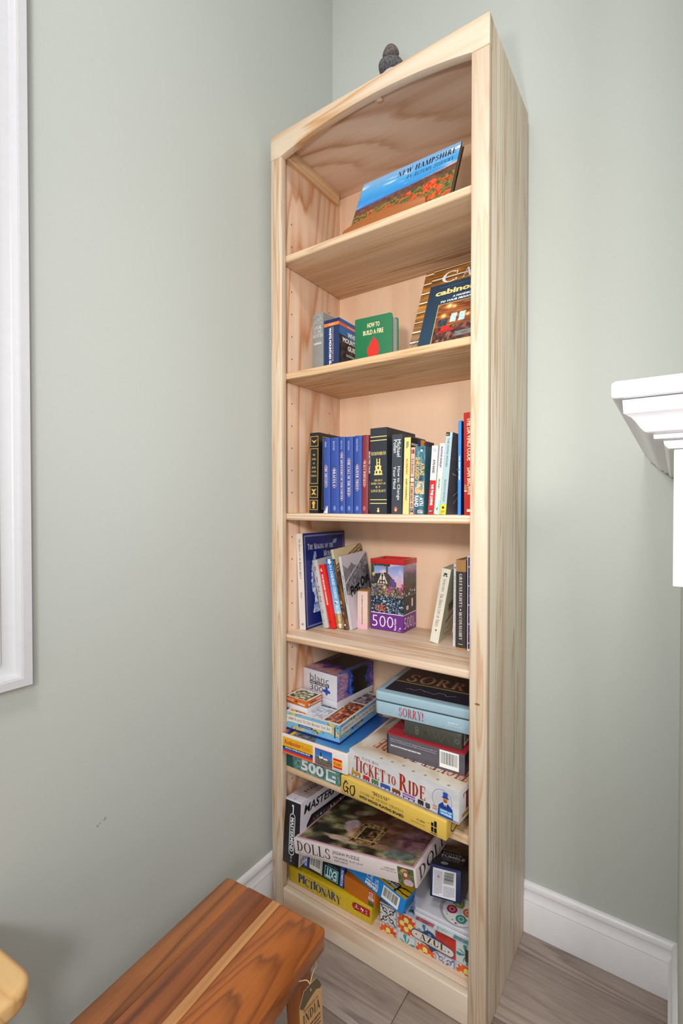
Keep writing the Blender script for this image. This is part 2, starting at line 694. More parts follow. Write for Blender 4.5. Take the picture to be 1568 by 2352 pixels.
        pb.obj('page_block', page_mat(pages, 'X'), s.root)
        return s

    def paperback(s, card, pages='E9E2D2', rough=.35):
        w, d, h = s.w, s.d, s.h
        t = .0006
        m = MB()
        m.box(0, 0, 0, t, d, h)
        m.box(w - t, 0, 0, w, d, h)
        m.box(t, 0, 0, w - t, t, h)
        m.obj('cover', paint(card, rough, 'book_card'), s.root)
        pb = MB()
        pb.box(t, t, .0006, w - t, d - .001, h - .0006)
        pb.obj('page_block', page_mat(pages, 'X'), s.root)
        return s

    def lidbox(s, lid, base=None, frac=1.0, rough=.4, bevel=.0012, inset=.0015):
        """a lift-off lid over a base tray; frac = how much of the height the lid covers"""
        w, d, h = s.w, s.d, s.h
        zb = h * (1 - frac)
        s.part('lid', 0, 0, zb + .0003, w, d, h, paint(lid, rough, 'box_card'), bevel)
        if frac < 1:
            s.part('tray', inset, inset, 0, w - inset, d - inset, zb, paint(base or lid, rough, 'box_card'), bevel)
        return s

    def carton(s, col, rough=.4, bevel=.0008):
        s.part('carton', 0, 0, 0, s.w, s.d, s.h, paint(col, rough, 'box_card'), bevel)
        return s


def page_mat(hexc, axis):
    k = ('pages', hexc, axis)
    if k in _mc:
        return _mc[k]
    m, nt, b = new_mat('paper_edges')
    tc = nt.nodes.new('ShaderNodeTexCoord')
    mp = nt.nodes.new('ShaderNodeMapping')
    sc = [1, 1, 1]
    sc['XYZ'.index(axis)] = 900
    mp.inputs['Scale'].default_value = sc
    nt.links.new(tc.outputs['Object'], mp.inputs['Vector'])
    no = nt.nodes.new('ShaderNodeTexNoise')
    no.inputs['Scale'].default_value = 1
    nt.links.new(mp.outputs[0], no.inputs['Vector'])
    mx = nt.nodes.new('ShaderNodeMix')
    mx.data_type = 'RGBA'
    c = lin(hexc)
    mx.inputs[6].default_value = tuple(v * .72 for v in c) + (1,)
    mx.inputs[7].default_value = c + (1,)
    nt.links.new(no.outputs['Fac'], mx.inputs[0])
    nt.links.new(mx.outputs[2], b.inputs['Base Color'])
    b.inputs['Roughness'].default_value = .8
    _mc[k] = m
    return m


# ================================================================== THE SETTING
WX, WY = -0.948, 1.327          # left wall plane, back wall plane
CEIL = 3.05


def wall_mat():
    m, nt, b = new_mat('sage_wall_paint')
    tc = nt.nodes.new('ShaderNodeTexCoord')
    no = nt.nodes.new('ShaderNodeTexNoise')
    no.inputs['Scale'].default_value = 260
    no.inputs['Detail'].default_value = 4
    nt.links.new(tc.outputs['Object'], no.inputs['Vector'])
    n2 = nt.nodes.new('ShaderNodeTexNoise')
    n2.inputs['Scale'].default_value = 2.2
    n2.inputs['Detail'].default_value = 2
    nt.links.new(tc.outputs['Object'], n2.inputs['Vector'])
    mx = nt.nodes.new('ShaderNodeMix')
    mx.data_type = 'RGBA'
    mx.inputs[6].default_value = lin('BFC4BF') + (1,)
    mx.inputs[7].default_value = lin('C5CAC5') + (1,)
    nt.links.new(n2.outputs['Fac'], mx.inputs[0])
    nt.links.new(mx.outputs[2], b.inputs['Base Color'])
    b.inputs['Roughness'].default_value = .55
    bu = nt.nodes.new('ShaderNodeBump')
    bu.inputs['Strength'].default_value = .10
    bu.inputs['Distance'].default_value = .0015
    nt.links.new(no.outputs['Fac'], bu.inputs['Height'])
    nt.links.new(bu.outputs[0], b.inputs['Normal'])
    return m


WALL = wall_mat()
WHITE = paint('ECECF0', .3, 'white_gloss_trim')

# window opening in the left wall
WZ0, WZ1, WYR, WYL = .811, 2.36, .389, -.62


def struct(o):
    o['kind'] = 'structure'
    return o


m = MB()
t = .1
m.box(WX - t, -1.4, 0, WX, WYL + .06, CEIL)
m.box(WX - t, WYR - .06, 0, WX, WY + .1, CEIL)
m.box(WX - t, WYL + .06, 0, WX, WYR - .06, WZ0 + .06)
m.box(WX - t, WYL + .06, WZ1 - .06, WX, WYR - .06, CEIL)
struct(m.obj('wall_left', WALL))
struct(boxo('wall_back', WX, WY, 0, 1.6, WY + .1, CEIL, WALL, bevel=0))
struct(boxo('ceiling', WX - .1, -1.4, CEIL, 1.6, WY + .1, CEIL + .05, paint('EDECE8', .7, 'ceiling_paint'), bevel=0))
# chimney breast on the right, its side seen edge-on
struct(boxo('wall_chimney', .015, .665, 0, 1.6, WY, CEIL, WALL, bevel=0))

# baseboards: colonial profile
BP = [(0, 0), (.0165, 0), (.0165, .088), (.0150, .0905), (.0165, .093), (.0150, .098), (.0105, .104), (.0085, .112), (.0085, .118), (.0105, .1205),
      (.0100, .128), (.0070, .135), (.002, .1385), (0, .1385)]
BP = [(a_, b_ * .925) for a_, b_ in BP]


def baseboard(name, p0, p1, n, m0=0, m1=0):
    """profile swept from p0 to p1; n = direction off the wall; m0/m1 mitre factors at the ends"""
    p0, p1, n = Vector(p0), Vector(p1), Vector(n)
    d = (p1 - p0).normalized()
    k = len(BP)
    mb = MB()
    mb.add([tuple(p0 + n * a + Vector((0, 0, b)) + d * a * m0) for a, b in BP] + [tuple(p1 + n * a + Vector((0, 0, b)) - d * a * m1) for a, b in BP],
           [tuple(range(k)), tuple(range(2 * k - 1, k - 1, -1))] + [(i, (i + 1) % k, (i + 1) % k + k, i + k) for i in range(k)])
    return struct(mb.obj(name, WHITE, smooth=True, angle=math.radians(35)))


baseboard('baseboard_back', (WX, WY, 0), (.015, WY, 0), (0, -1, 0), 1, 1)
baseboard('baseboard_left', (WX, -1.4, 0), (WX, WY, 0), (1, 0, 0), 0, 1)
baseboard('baseboard_chimney', (.015, WY, 0), (.015, .665, 0), (-1, 0, 0), 1, -1)
baseboard('baseboard_chimney_front', (.015, .665, 0), (1.6, .665, 0), (0, -1, 0), -1, 0)

# floor boards
sub = boxo('floor', -1.0, -1.4, -.03, 1.6, WY, -.0065, paint('2A2420', .9, 'dark_underlay'), bevel=0)
struct(sub)


def floor_mat(seed, tone):
    m = wood('grey_oak_floor', 'X', seed, light=tone[0], dark=tone[1], a=16, b=26, nscale=4.2, stretch=.13, rough=.42, fib=.75, warp=.5,
             mottle=('AC9E96', 9, .35), fscale=(260, 16))
    return m


FM = [floor_mat(11.3, ('A09088', '75665E')), floor_mat(4.7, ('98887F', '6E6059')), floor_mat(8.9, ('A6948A', '7A6A60'))]
row = .196
y = 1.25
ys = [1.25 - k * row for k in range(-1, 13)]
joints = {1.25: (.62,), 1.054: (.35,), .858: (-.496, .9)}
k = 0
for yi, y0 in enumerate(ys):
    y1 = min(y0 + row, WY - .001)
    if y1 - y0 < .02:
        continue
    r_ = random.Random(yi * 5 + 3)
    xs = [-.945]
    js = joints.get(round(y0, 3)) or (r_.uniform(-.7, -.1), r_.uniform(.6, 1.2))
    xs += list(js) + [1.59]
    for a, b in zip(xs[:-1], xs[1:]):
        mb = MB()
        g = .0007
        mb.box(a + g, y0 + g, -.006, b - g, y1 - g, 0)
        o = mb.obj('floor_board', FM[k % 3], sub, bevel=.0008, seg=1)
        k += 1

# window casing, mitred moulding round the opening
CP = [(0, 0), (0, .022), (.0140, .0225), (.0145, .0205), (.0165, .0205), (.0190, .0185), (.0215, .0140), (.0260, .0110), (.0400, .0090), (.0440, .0095),
      (.0450, .0125), (.0500, .0125), (.0510, .0105), (.0640, .0095), (.0650, 0)]
win = empty('window_1', loc=(WX, (WYL + WYR) / 2, WZ0))
win['kind'] = 'structure'
inv = Vector((WX, (WYL + WYR) / 2, WZ0))
mb = MB()
k = len(CP)
corners = [(WYR, WZ0, -1, 1), (WYR, WZ1, -1, -1), (WYL, WZ1, 1, -1), (WYL, WZ0, 1, 1)]
vs = []
for cy_, cz_, sy, sz in corners:
    for a, b in CP:
        vs.append(tuple(Vector((WX + b, cy_ + sy * a, cz_ + sz * a)) - inv))
fs = []
for c_ in range(4):
    n_ = (c_ + 1) % 4
    for i in range(k - 1):
        fs.append((c_ * k + i, c_ * k + i + 1, n_ * k + i + 1, n_ * k + i))
mb.add(vs, fs)
mb.obj('window_casing', paint('D4D4D8', .3, 'white_window_trim'), win, smooth=True, angle=math.radians(30))
mb = MB()
y0, y1, z0, z1 = [a for a in (WYL + .06 - inv.y, WYR - .06 - inv.y, .06, WZ1 - .06 - WZ0)]
for a in ((y0, z0, y1, z0 + .05), (y0, z1 - .05, y1, z1), (y0, z0, y0 + .05, z1), (y1 - .05, z0, y1, z1), (y0, (z0 + z1) / 2 - .02, y1, (z0 + z1) / 2 + .02)):
    mb.box(-.06, a[0], a[1], -.03, a[2], a[3])
mb.obj('window_sash', WHITE, win, bevel=.002)
gm, nt, b_ = new_mat('window_glass')
b_.inputs['Transmission Weight'].default_value = 1
b_.inputs['Roughness'].default_value = .0
b_.inputs['IOR'].default_value = 1.45
boxo('window_pane', -.048, y0 + .04, z0 + .04, -.044, y1 - .04, z1 - .04, gm, win, bevel=0)

# scuffs on the left wall
sc = MB()
for (yy, zz, l, a, w_) in ((.512, .4795, .006, .5, .0012), (.5185, .4822, .004, .9, .0010), (.5265, .4845, .007, .6, .0011), (.530, .4875, .004, 1.0, .0009), (.338, .515, .003, .4, .0012)):
    dy, dz = l * math.cos(a), l * math.sin(a)
    ny, nz = -math.sin(a) * w_, math.cos(a) * w_
    sc.add([(WX + .0002, yy - ny * .2, zz - nz * .2), (WX + .0002, yy + dy * .5 - ny, zz + dz * .5 - nz), (WX + .0002, yy + dy, zz + dz), (WX + .0002, yy + dy * .5 + ny, zz + dz * .5 + nz)], [(0, 1, 2, 3)])
o = sc.obj('wall_scuffs', paint('6E6F6A', .8, 'scuff_mark'))
struct(o)

# ------------------------------------------------------------------ mantel shelf
man = empty('mantel_shelf', loc=(.7, .65, 1.035))
tag(man, 'glossy white moulded mantel shelf on the chimney wall at right', 'mantel')
MP = [  # (overhang o, z)
    (.0, 1.188), (.0050, 1.188), (.0085, 1.1915), (.0100, 1.1975), (.0183, 1.1982), (.0187, 1.2034), (.0242, 1.2041), (.0275, 1.2065), (.0305, 1.2100),
    (.0345, 1.2160), (.0385, 1.2205), (.0440, 1.2238), (.0453, 1.2245), (.0464, 1.2395), (.0, 1.2395)]


def mantel_course(name, prof, mat):
    mb = MB()
    k = len(prof)
    vs = []
    for (px, py, sx, sy) in ((0.0, WY - .001, -1, 0), (0.0, .65, -1, -1), (1.4, .65, 0, -1)):
        for o_, z in prof:
            vs.append((px + sx * o_ - .7, py + sy * o_ - .65, z - 1.035))
    fs = [(c_ * k + i, c_ * k + (i + 1) % k, (c_ + 1) * k + (i + 1) % k, (c_ + 1) * k + i) for c_ in (0, 1) for i in range(k)]
    mb.add(vs, fs)
    return mb.obj(name, mat, man, smooth=True, angle=math.radians(35))


mantel_course('crown_moulding', MP, WHITE)
mb = MB()
x0, y0 = -.0567, .65 - .0567
r_ = .006
pts = [(x0, WY - .001), (x0, y0 + r_)] + [(x0 + r_ - r_ * math.cos(a), y0 + r_ - r_ * math.sin(a)) for a in (.4, .8, 1.2)] + [(x0 + r_, y0), (1.4, y0), (1.4, WY - .001)]
mb.prism([(a - .7, b - .65) for a, b in pts], 1.2400 - 1.035, 1.2585 - 1.035)
mb.obj('shelf_board', WHITE, man, bevel=.004, seg=3)
boxo('frieze_board', -.7, 0, .0, .7, .0148, 1.189 - 1.035, WHITE, man, bevel=.001)

# ================================================================== THE BOOKCASE
BX0, BX1, BY0, BY1, BH = -.9193, -.3165, .9951, 1.3084, 2.134
IL, IR = -.9003, -.3355                    # inner faces of the side panels
SL, SR = -.8812, -.3552                    # inner edges of the stiles
FY = .9951 + .019                          # back of the face frame
bc = empty('bookcase', loc=(BX0, BY0, 0))
tag(bc, 'tall unfinished pine bookcase with arched top rail and five shelves of books and games', 'bookcase')


def bco(o):
    o.parent = bc
    o.matrix_parent_inverse = Matrix.Translation((-BX0, -BY0, 0))
    return o


PL, PD = 'D8C8B2', 'C0905F'
W_stile_l = wood('pine_left_stile', 'Z', 1.1, PL, 'B88450', a=5, b=75, irr=17, nscale=2.4, stretch=.10)
W_stile_r = wood('pine_right_stile', 'Z', 5.3, PL, 'BC8A58', a=5, b=70, irr=16, nscale=2.4, stretch=.10)
W_side = wood('pine_side_panel', 'Z', 2.7, 'F0E4D0', 'C09468', a=7, b=34, irr=10, contrast=.75, nscale=2.0, stretch=.06)
W_side_l = wood('pine_left_side_panel', 'Z', 9.4, 'F2D6BC', 'C98A5C', a=18, b=8, nscale=3.0, stretch=.20, warp=.5, irr=2.0, streak=.35)
W_rail = wood('pine_top_rail', 'X', 3.2, 'E0CFB8', 'C8955F', a=13, b=4, nscale=2.0, stretch=.20, warp=.4, irr=4)
W_rail_b = wood('pine_bottom_rail', 'X', 6.6, 'E2D2BE', 'C4946A', a=12, b=6, nscale=2.4, stretch=.18, warp=.4, irr=1.5)
W_top = wood('pine_top_panel', 'X', 7.9, 'EAD4C0', 'B8875E', a=15, b=3, nscale=2.0, stretch=.26, warp=.5, irr=1.5)
W_back = wood('birch_back_panel', 'Z', 4.4, 'F6D4B6', 'E2B48C', a=4, b=2, nscale=3.0, stretch=.3, warp=.8, fib=.06, irr=1.0, contrast=.4, streak=.12)
W_sh = [wood('pine_shelf', 'X', s_, l_, d_, a=a_, b=b_, nscale=2.2, stretch=.12, irr=14 if b_ > 60 else 6) for s_, l_, d_, a_, b_ in
        ((1.5, 'E2C6A6', 'AC7848', 4, 110), (2.9, 'E2C29A', 'B98655', 4, 80), (4.1, 'E2CFB8', 'C4986E', 5, 80), (6.2, 'E2CDB8', 'C4966C', 9, 22), (8.8, 'E2C8A6', 'C39A6C', 5, 90))]
W_cleat = wood('pine_cleat', 'Y', 3.3, 'E4C59E', 'BE8650', a=3, b=120, nscale=2.0, stretch=.08)

bco(boxo('side_panel', BX0, FY, 0, IL, BY1, BH - .0005, W_side_l, bevel=.0015))
bco(boxo('side_panel', IR, FY, 0, BX1, BY1, BH - .0005, W_side, bevel=.0022))
bco(boxo('stile', BX0, BY0, 0, SL, FY, 2.069, W_stile_l, bevel=.0016))
bco(boxo('stile', SR, BY0, 0, BX1, FY, 2.069, W_stile_r, bevel=.0026))
# arched top rail
n = 28
pts = [(BX0, BH), (BX0, 2.0693), (SL, 2.0693)]
for i in range(n + 1):
    x = SL + (SR - SL) * i / n
    u = (i / n - .5) * 2
    pts.append((x, 2.0705 + .0290 * (1 - u * u)))
pts += [(SR, 2.0693), (BX1, 2.0693), (BX1, BH)]
mb = MB()
mb.prism(pts, BY0, FY, 'Y')
bco(mb.obj('top_rail', W_rail, bevel=.0018))
bco(boxo('bottom_rail', SL + .0003, BY0 + .0004, .0, SR - .0003, FY, .0695, W_rail_b, bevel=.0035, seg=3))
bco(boxo('top_panel', IL, FY, 2.1155, IR, BY1, 2.1335, W_top, bevel=0))
bco(boxo('back_panel', IL, 1.3005, .02, IR, 1.3065, 2.1155, W_back, bevel=0))
bco(boxo('bottom_shelf', IL, FY + .0004, .050, IR, 1.3002, .0695, W_sh[3], bevel=.001))
W_cap = W_rail
for s_, cl in ((IL, 1), (IR, -1)):
    a, b = sorted((s_, s_ + cl * .0185))
    c = bco(boxo('cleat', a, 1.018, 2.083, b, 1.272, 2.1153, W_cleat, bevel=.0012))
    for yy in (1.105, 1.243):
        hb = MB()
        hb.prism([(s_ + cl * .009 + .0022 * math.cos(i * math.pi / 5), yy + .0022 * math.sin(i * math.pi / 5)) for i in range(10)], 2.0826, 2.0829)
        h_ = hb.obj('screw_hole', paint('2A1A14', .8, 'dark_hole'))
        h_.parent = c
        h_.matrix_parent_inverse = Matrix.Translation((-BX0, -BY0, 0))
for xx in (-.845, -.60, -.40):
    bco(boxo('glue_block', xx, FY, 2.100, xx + .016, FY + .012, 2.1153, W_cleat, bevel=.001))

SHZ = [1.812, 1.490, 1.1035, .766, .401]
PIN = paint('4A3A2C', .35, 'bronze_pin', metal=.7)
for i, z in enumerate(SHZ):
    sh = bco(boxo('shelf', IL + .001, FY + .0012, z - .0195, IR - .001, 1.2995, z, W_sh[i], bevel=.0045, seg=4))
    for xs, sg in ((IL, 1), (IR, -1)):
        for yy in (1.06, 1.2423):
            pb = MB()
            pts = [(xs, yy - .003), (xs + sg * .010, yy - .0045)] + [(xs + sg * (.013 + .0055 * math.sin(a)), yy - .0055 * math.cos(a)) for a in [j * math.pi / 6 for j in range(7)]] + [(xs + sg * .010, yy + .0045), (xs, yy + .003)]
            pb.prism(pts, z - .0215, z - .0197)
            pb.prism([(yy + .0026 * math.cos(j * math.pi / 5), z - .023 + .0026 * math.sin(j * math.pi / 5)) for j in range(10)], xs, xs + sg * .007, 'X')
            p_ = pb.obj('shelf_pin', PIN)
            p_.parent = sh
            p_.matrix_parent_inverse = Matrix.Translation((-BX0, -BY0, 0))
hb = MB()
for k in range(28):
    z = 1.9221 - k * .0634
    if z < .16 or any(abs(z - q + .02) < .012 for q in SHZ):
        continue
    for yy in (1.06, 1.2423):
        for xs, sg in ((IL, 1), (IR, -1)):
            hb.prism([(yy + .0021 * math.cos(j * math.pi / 5), z + .0021 * math.sin(j * math.pi / 5)) for j in range(10)], xs, xs + sg * .0003, 'X')
tag(bco(hb.obj('peg_hole_row', paint('5A3A26', .9, 'dark_hole_2'))), kind='stuff')
# a few knots
kb = MB()
for (xx, zz, r1) in ((-.337, .706, .0035),):
    kb.prism([(xx + r1 * 1.6 * math.cos(j * math.pi / 6), zz + r1 * .7 * math.sin(j * math.pi / 6)) for j in range(12)], BY0 - .0001, BY0 + .0002, 'Y')
bco(kb.obj('knot', paint('8C5A34', .6, 'knot_brown')))

# ------------------------------------------------------------------ stacked stones on the top
def pebble(name, label, c, r, rz, tilt, mat, seed):
    bm = bmesh.new()
    bmesh.ops.create_icosphere(bm, subdivisions=4, radius=1)
    rr = random.Random(seed)
    ph = [rr.uniform(0, 6) for _ in range(4)]
    for v in bm.verts:
        k = 1 + .035 * math.sin(3 * v.co.x + ph[0]) + .03 * math.sin(4 * v.co.y + ph[1]) + .02 * math.sin(5 * v.co.z + ph[2])
        v.co *= k
        v.co.x *= r
        v.co.y *= r * .92
        v.co.z *= rz
    me = bpy.data.meshes.new(name)
    bm.to_mesh(me)
    bm.free()
    me.polygons.foreach_set('use_smooth', [True] * len(me.polygons))
    me.materials.append(mat)
    o = bpy.data.objects.new(name, me)
    o.location = c
    o.rotation_euler = (tilt, tilt * .7, seed)
    COL.objects.link(o)
    return tag(o, label, 'stone', 'stones stacked on the bookcase top')


def stone_mat(a, b, seed):
    m, nt, bs = new_mat('speckled_stone')
    tc = nt.nodes.new('ShaderNodeTexCoord')
    no = nt.nodes.new('ShaderNodeTexNoise')
    no.inputs['Scale'].default_value = 210
    no.inputs['Detail'].default_value = 6
    nt.links.new(tc.outputs['Object'], no.inputs['Vector'])
    cr = nt.nodes.new('ShaderNodeValToRGB')
    cr.color_ramp.elements[0].position = .32
    cr.color_ramp.elements[0].color = lin(a) + (1,)
    cr.color_ramp.elements[1].position = .70
    cr.color_ramp.elements[1].color = lin(b) + (1,)
    nt.links.new(no.outputs['Fac'], cr.inputs[0])
    nt.links.new(cr.outputs[0], bs.inputs['Base Color'])
    bs.inputs['Roughness'].default_value = .8
    bu = nt.nodes.new('ShaderNodeBump')
    bu.inputs['Strength'].default_value = .4
    bu.inputs['Distance'].default_value = .0008
    nt.links.new(no.outputs['Fac'], bu.inputs['Height'])
    nt.links.new(bu.outputs[0], bs.inputs['Normal'])
    return m


SG = stone_mat('3E3C3E', '77757A', 1)
SB = stone_mat('4C4444', '857A78', 2)
SW = stone_mat('A8A4B2', 'CFCBD6', 3)
zz = 2.1335
for nm, lb, r, rz, mt, dx in (('stone', 'broad dark grey base stone of the cairn, standing on the bookcase top', .046, .031, SG, 0),
                          ('stone', 'wide grey stone lying second from the bottom of the cairn', .042, .0235, SB, .002),
                          ('stone', 'pale lilac-grey flat stone in the middle of the cairn', .036, .0165, SW, .004),
                          ('stone', 'dark grey rounded stone under the topmost pebble of the cairn', .0350, .0205, SG, .0),
                          ('stone', 'small brownish grey round pebble topmost on the cairn', .0222, .0180, SB, -.001)):
    pebble(nm, lb, (-.6305 + dx, 1.15, zz + rz), r, rz, .0, mt, len(lb))
    zz += 2 * rz - .0015

# ------------------------------------------------------------------ acacia bench in front
BM = Matrix.Translation((-.7127, .6444, 0)) @ Matrix.Rotation(math.radians(3.83), 4, 'Z')
be = empty('wooden_bench', BM)
tag(be, 'narrow reddish brown hardwood bench with a paper tag on its leg', 'bench')
BW, BL, BZ, BT = .229, .80, .400, .033
fr = [0, .235, .49, .565, 1]
AC = [wood('acacia_stave', 'Y', 3.3, 'B06C3A', '42200F', a=11, b=4, nscale=2.6, stretch=.20, warp=.9, detail=4.5, contrast=.8, rough=.32, fib=.5, mottle=('6A3414', 7, .6), coat=.25),
      wood('acacia_stave', 'Y', 8.2, 'A45C30', '44220F', a=10, b=26, nscale=3.2, stretch=.10, warp=.7, detail=4.5, contrast=.8, rough=.32, fib=.5, mottle=('6A3216', 9, .6), coat=.25),
      wood('acacia_sapwood', 'Y', 5.6, 'DDA06A', 'A9713F', a=6, b=20, nscale=3.0, stretch=.10, rough=.32, fib=.2, coat=.25),
      wood('acacia_stave', 'Y', 13.4, 'BA6828', '52260C', a=11, b=3, nscale=2.4, stretch=.40, warp=1.6, detail=4, contrast=.75, rough=.32, fib=.4, mottle=('82400F', 9, .6), coat=.25)]
for i in range(4):
    mb = MB()
    a, b = fr[i] * BW, fr[i + 1] * BW
    r_ = .009
    if i == 0:
        pts = [(a, -BL), (b, -BL), (b, 0), (a + r_, 0)] + [(a + r_ - r_ * math.sin(t_), -r_ + r_ * math.cos(t_)) for t_ in (.5, 1.0)] + [(a, -r_)]
    elif i == 3:
        pts = [(a, -BL), (b, -BL), (b, -r_)] + [(b - r_ + r_ * math.cos(t_), -r_ + r_ * math.sin(t_)) for t_ in (.5, 1.0)] + [(b - r_, 0), (a, 0)]
    else:
        pts = [(a, -BL), (b, -BL), (b, 0), (a, 0)]
    mb.prism(pts, BZ - BT, BZ)
    mb.obj('seat_stave', AC[i], be, bevel=.0030 if i in (0, 3) else .0006, seg=2)
LEGM = wood('acacia_leg', 'Z', 4.4, 'A8642F', '552A12', a=5, b=30, nscale=3.0, stretch=.1, warp=.6, rough=.35, fib=.3, coat=.2)
for lx, ly in ((.205, -.052), (.024, -.052), (.205, -.72), (.024, -.72)):
    mb = MB()
    hw, hb_ = .0165, .0150
    s_ = .026 if lx > .1 else -.026
    mb.add([(lx + sx * hb_ + s_, ly + sy * hb_, 0) for sx, sy in ((-1, -1), (1, -1), (1, 1), (-1, 1))] + [(lx + sx * hw, ly + sy * hw, BZ - BT - .0005) for sx, sy in ((-1, -1), (1, -1), (1, 1), (-1, 1))],
           [(3, 2, 1, 0), (4, 5, 6, 7), (0, 1, 5, 4), (1, 2, 6, 5), (2, 3, 7, 6), (3, 0, 4, 7)])
    mb.obj('leg', LEGM, be, bevel=.003)
for lx in (.030, .199):
    boxo('apron', lx - .010, -.70, BZ - BT - .028, lx + .010, -.070, BZ - BT - .0003, LEGM, be, bevel=.002)

# kraft paper tag tied to the front leg with string
tg = empty('paper_tag', Matrix.Translation((-.4520, .5530, .268)) @ Matrix.Rotation(math.radians(85), 4, 'Z') @ Matrix.Rotation(math.radians(-3), 4, 'X') @ Matrix.Scale(1.14, 4))
tag(tg, 'brown kraft paper tag printed INDIA, tied to the bench leg', 'tag')
mb = MB()
mb.prism([(0, 0), (.043, 0), (.043, .088), (.034, .104), (.009, .104), (0, .088)], -.0006, 0, 'Y')
mb.obj('card', paint('B48A5C', .85, 'kraft_card', .10), tg)
mb = MB()
mb.prism([(.0, .088), (.009, .104), (.034, .104), (.043, .088), (.040, .086), (.032, .090), (.020, .087), (.006, .082)], -.0009, -.0006, 'Y')
mb.obj('dark_band', paint('55462E', .8, 'stamp_ink', .3), tg)


class Sheet(Item):
    def __init__(s, root, w, h):
        s.root, s.w, s.d, s.h = root, w, .001, h
        s.flat, s.let, s.pic, s.bulge = MB(), MB(), MB(), 0
        s.off = dict(F=.0009, R=0, T=0)


sh_ = Sheet(tg, .043, .104)
sh_.text('F', 'Handmade in', .16, .745, .80, .785, '2B2118', 'serif')
sh_.text('F', 'INDIA', .12, .60, .88, .715, '2B2118', 'serif')
sh_.small_print('F', .12, .08, .88, .55, 9, '3A2C1E', 5, .35)
sh_.finish(flat='fine_print')
# string
cu = bpy.data.curves.new('string', 'CURVE')
cu.dimensions = '3D'
cu.bevel_depth = .0007
cu.bevel_resolution = 2
sp = cu.splines.new('NURBS')
P_ = [(.0215, -.001, .096), (.024, .002, .110), (.020, .016, .098), (.020, .040, .088), (.034, .066, .084), (.060, .060, .086), (.066, .034, .088), (.056, .016, .094), (.034, .008, .108), (.0225, .001, .100)]
sp.points.add(len(P_) - 1)
for q, pnt in zip(sp.points, P_):
    q.co = pnt + (1,)
sp.use_endpoint_u = True
so = bpy.data.objects.new('string', cu)
me = bpy.data.meshes.new_from_object(so)
bpy.data.objects.remove(so)
so = bpy.data.objects.new('string', me)
me.materials.append(paint('C9A77C', .8, 'jute_string'))
COL.objects.link(so)
so.parent = tg

# ------------------------------------------------------------------ rounded stool seat at the lower left corner
st = empty('wooden_stool', Matrix.Translation((-.7420, .3170, 0)) @ Matrix.Rotation(math.radians(5), 4, 'Z'))
tag(st, 'honey-coloured wooden stool, only its rounded seat corner showing at lower left', 'stool')
SM = wood('honey_oak', 'X', 2.2, 'EFC68A', 'C98A45', a=6, b=40, nscale=3, stretch=.1, rough=.28, coat=.4)
mb = MB()
R_, W_, DD_ = .036, .190, .34
pts = []
for cx_, cy_, a0 in ((-R_, -R_, 0), (-W_ + R_, -R_, 90), (-W_ + R_, -DD_ + R_, 180), (-R_, -DD_ + R_, 270)):
    for j in range(9):
        a = math.radians(a0 + j * 90 / 8)
        pts.append((cx_ + R_ * math.cos(a), cy_ + R_ * math.sin(a)))
mb.prism(pts, .418, .451)
mb.obj('seat', SM, st, bevel=.010, seg=5)
for lx, ly in ((-.04, -.04), (-.15, -.04), (-.04, -.30), (-.15, -.30)):
    mb = MB()
    dx, dy = 0, 0
    ring = lambda cx_, cy_, z_, r_: [(cx_ + r_ * math.cos(i * math.pi / 6), cy_ + r_ * math.sin(i * math.pi / 6), z_) for i in range(12)]
    mb.add(ring(lx + dx, ly + dy, 0, .012) + ring(lx, ly, .4185, .016), [tuple(range(11, -1, -1)), tuple(range(12, 24))] + [(i, (i + 1) % 12, (i + 1) % 12 + 12, i + 12) for i in range(12)])
    mb.obj('leg', SM, st, smooth=True)

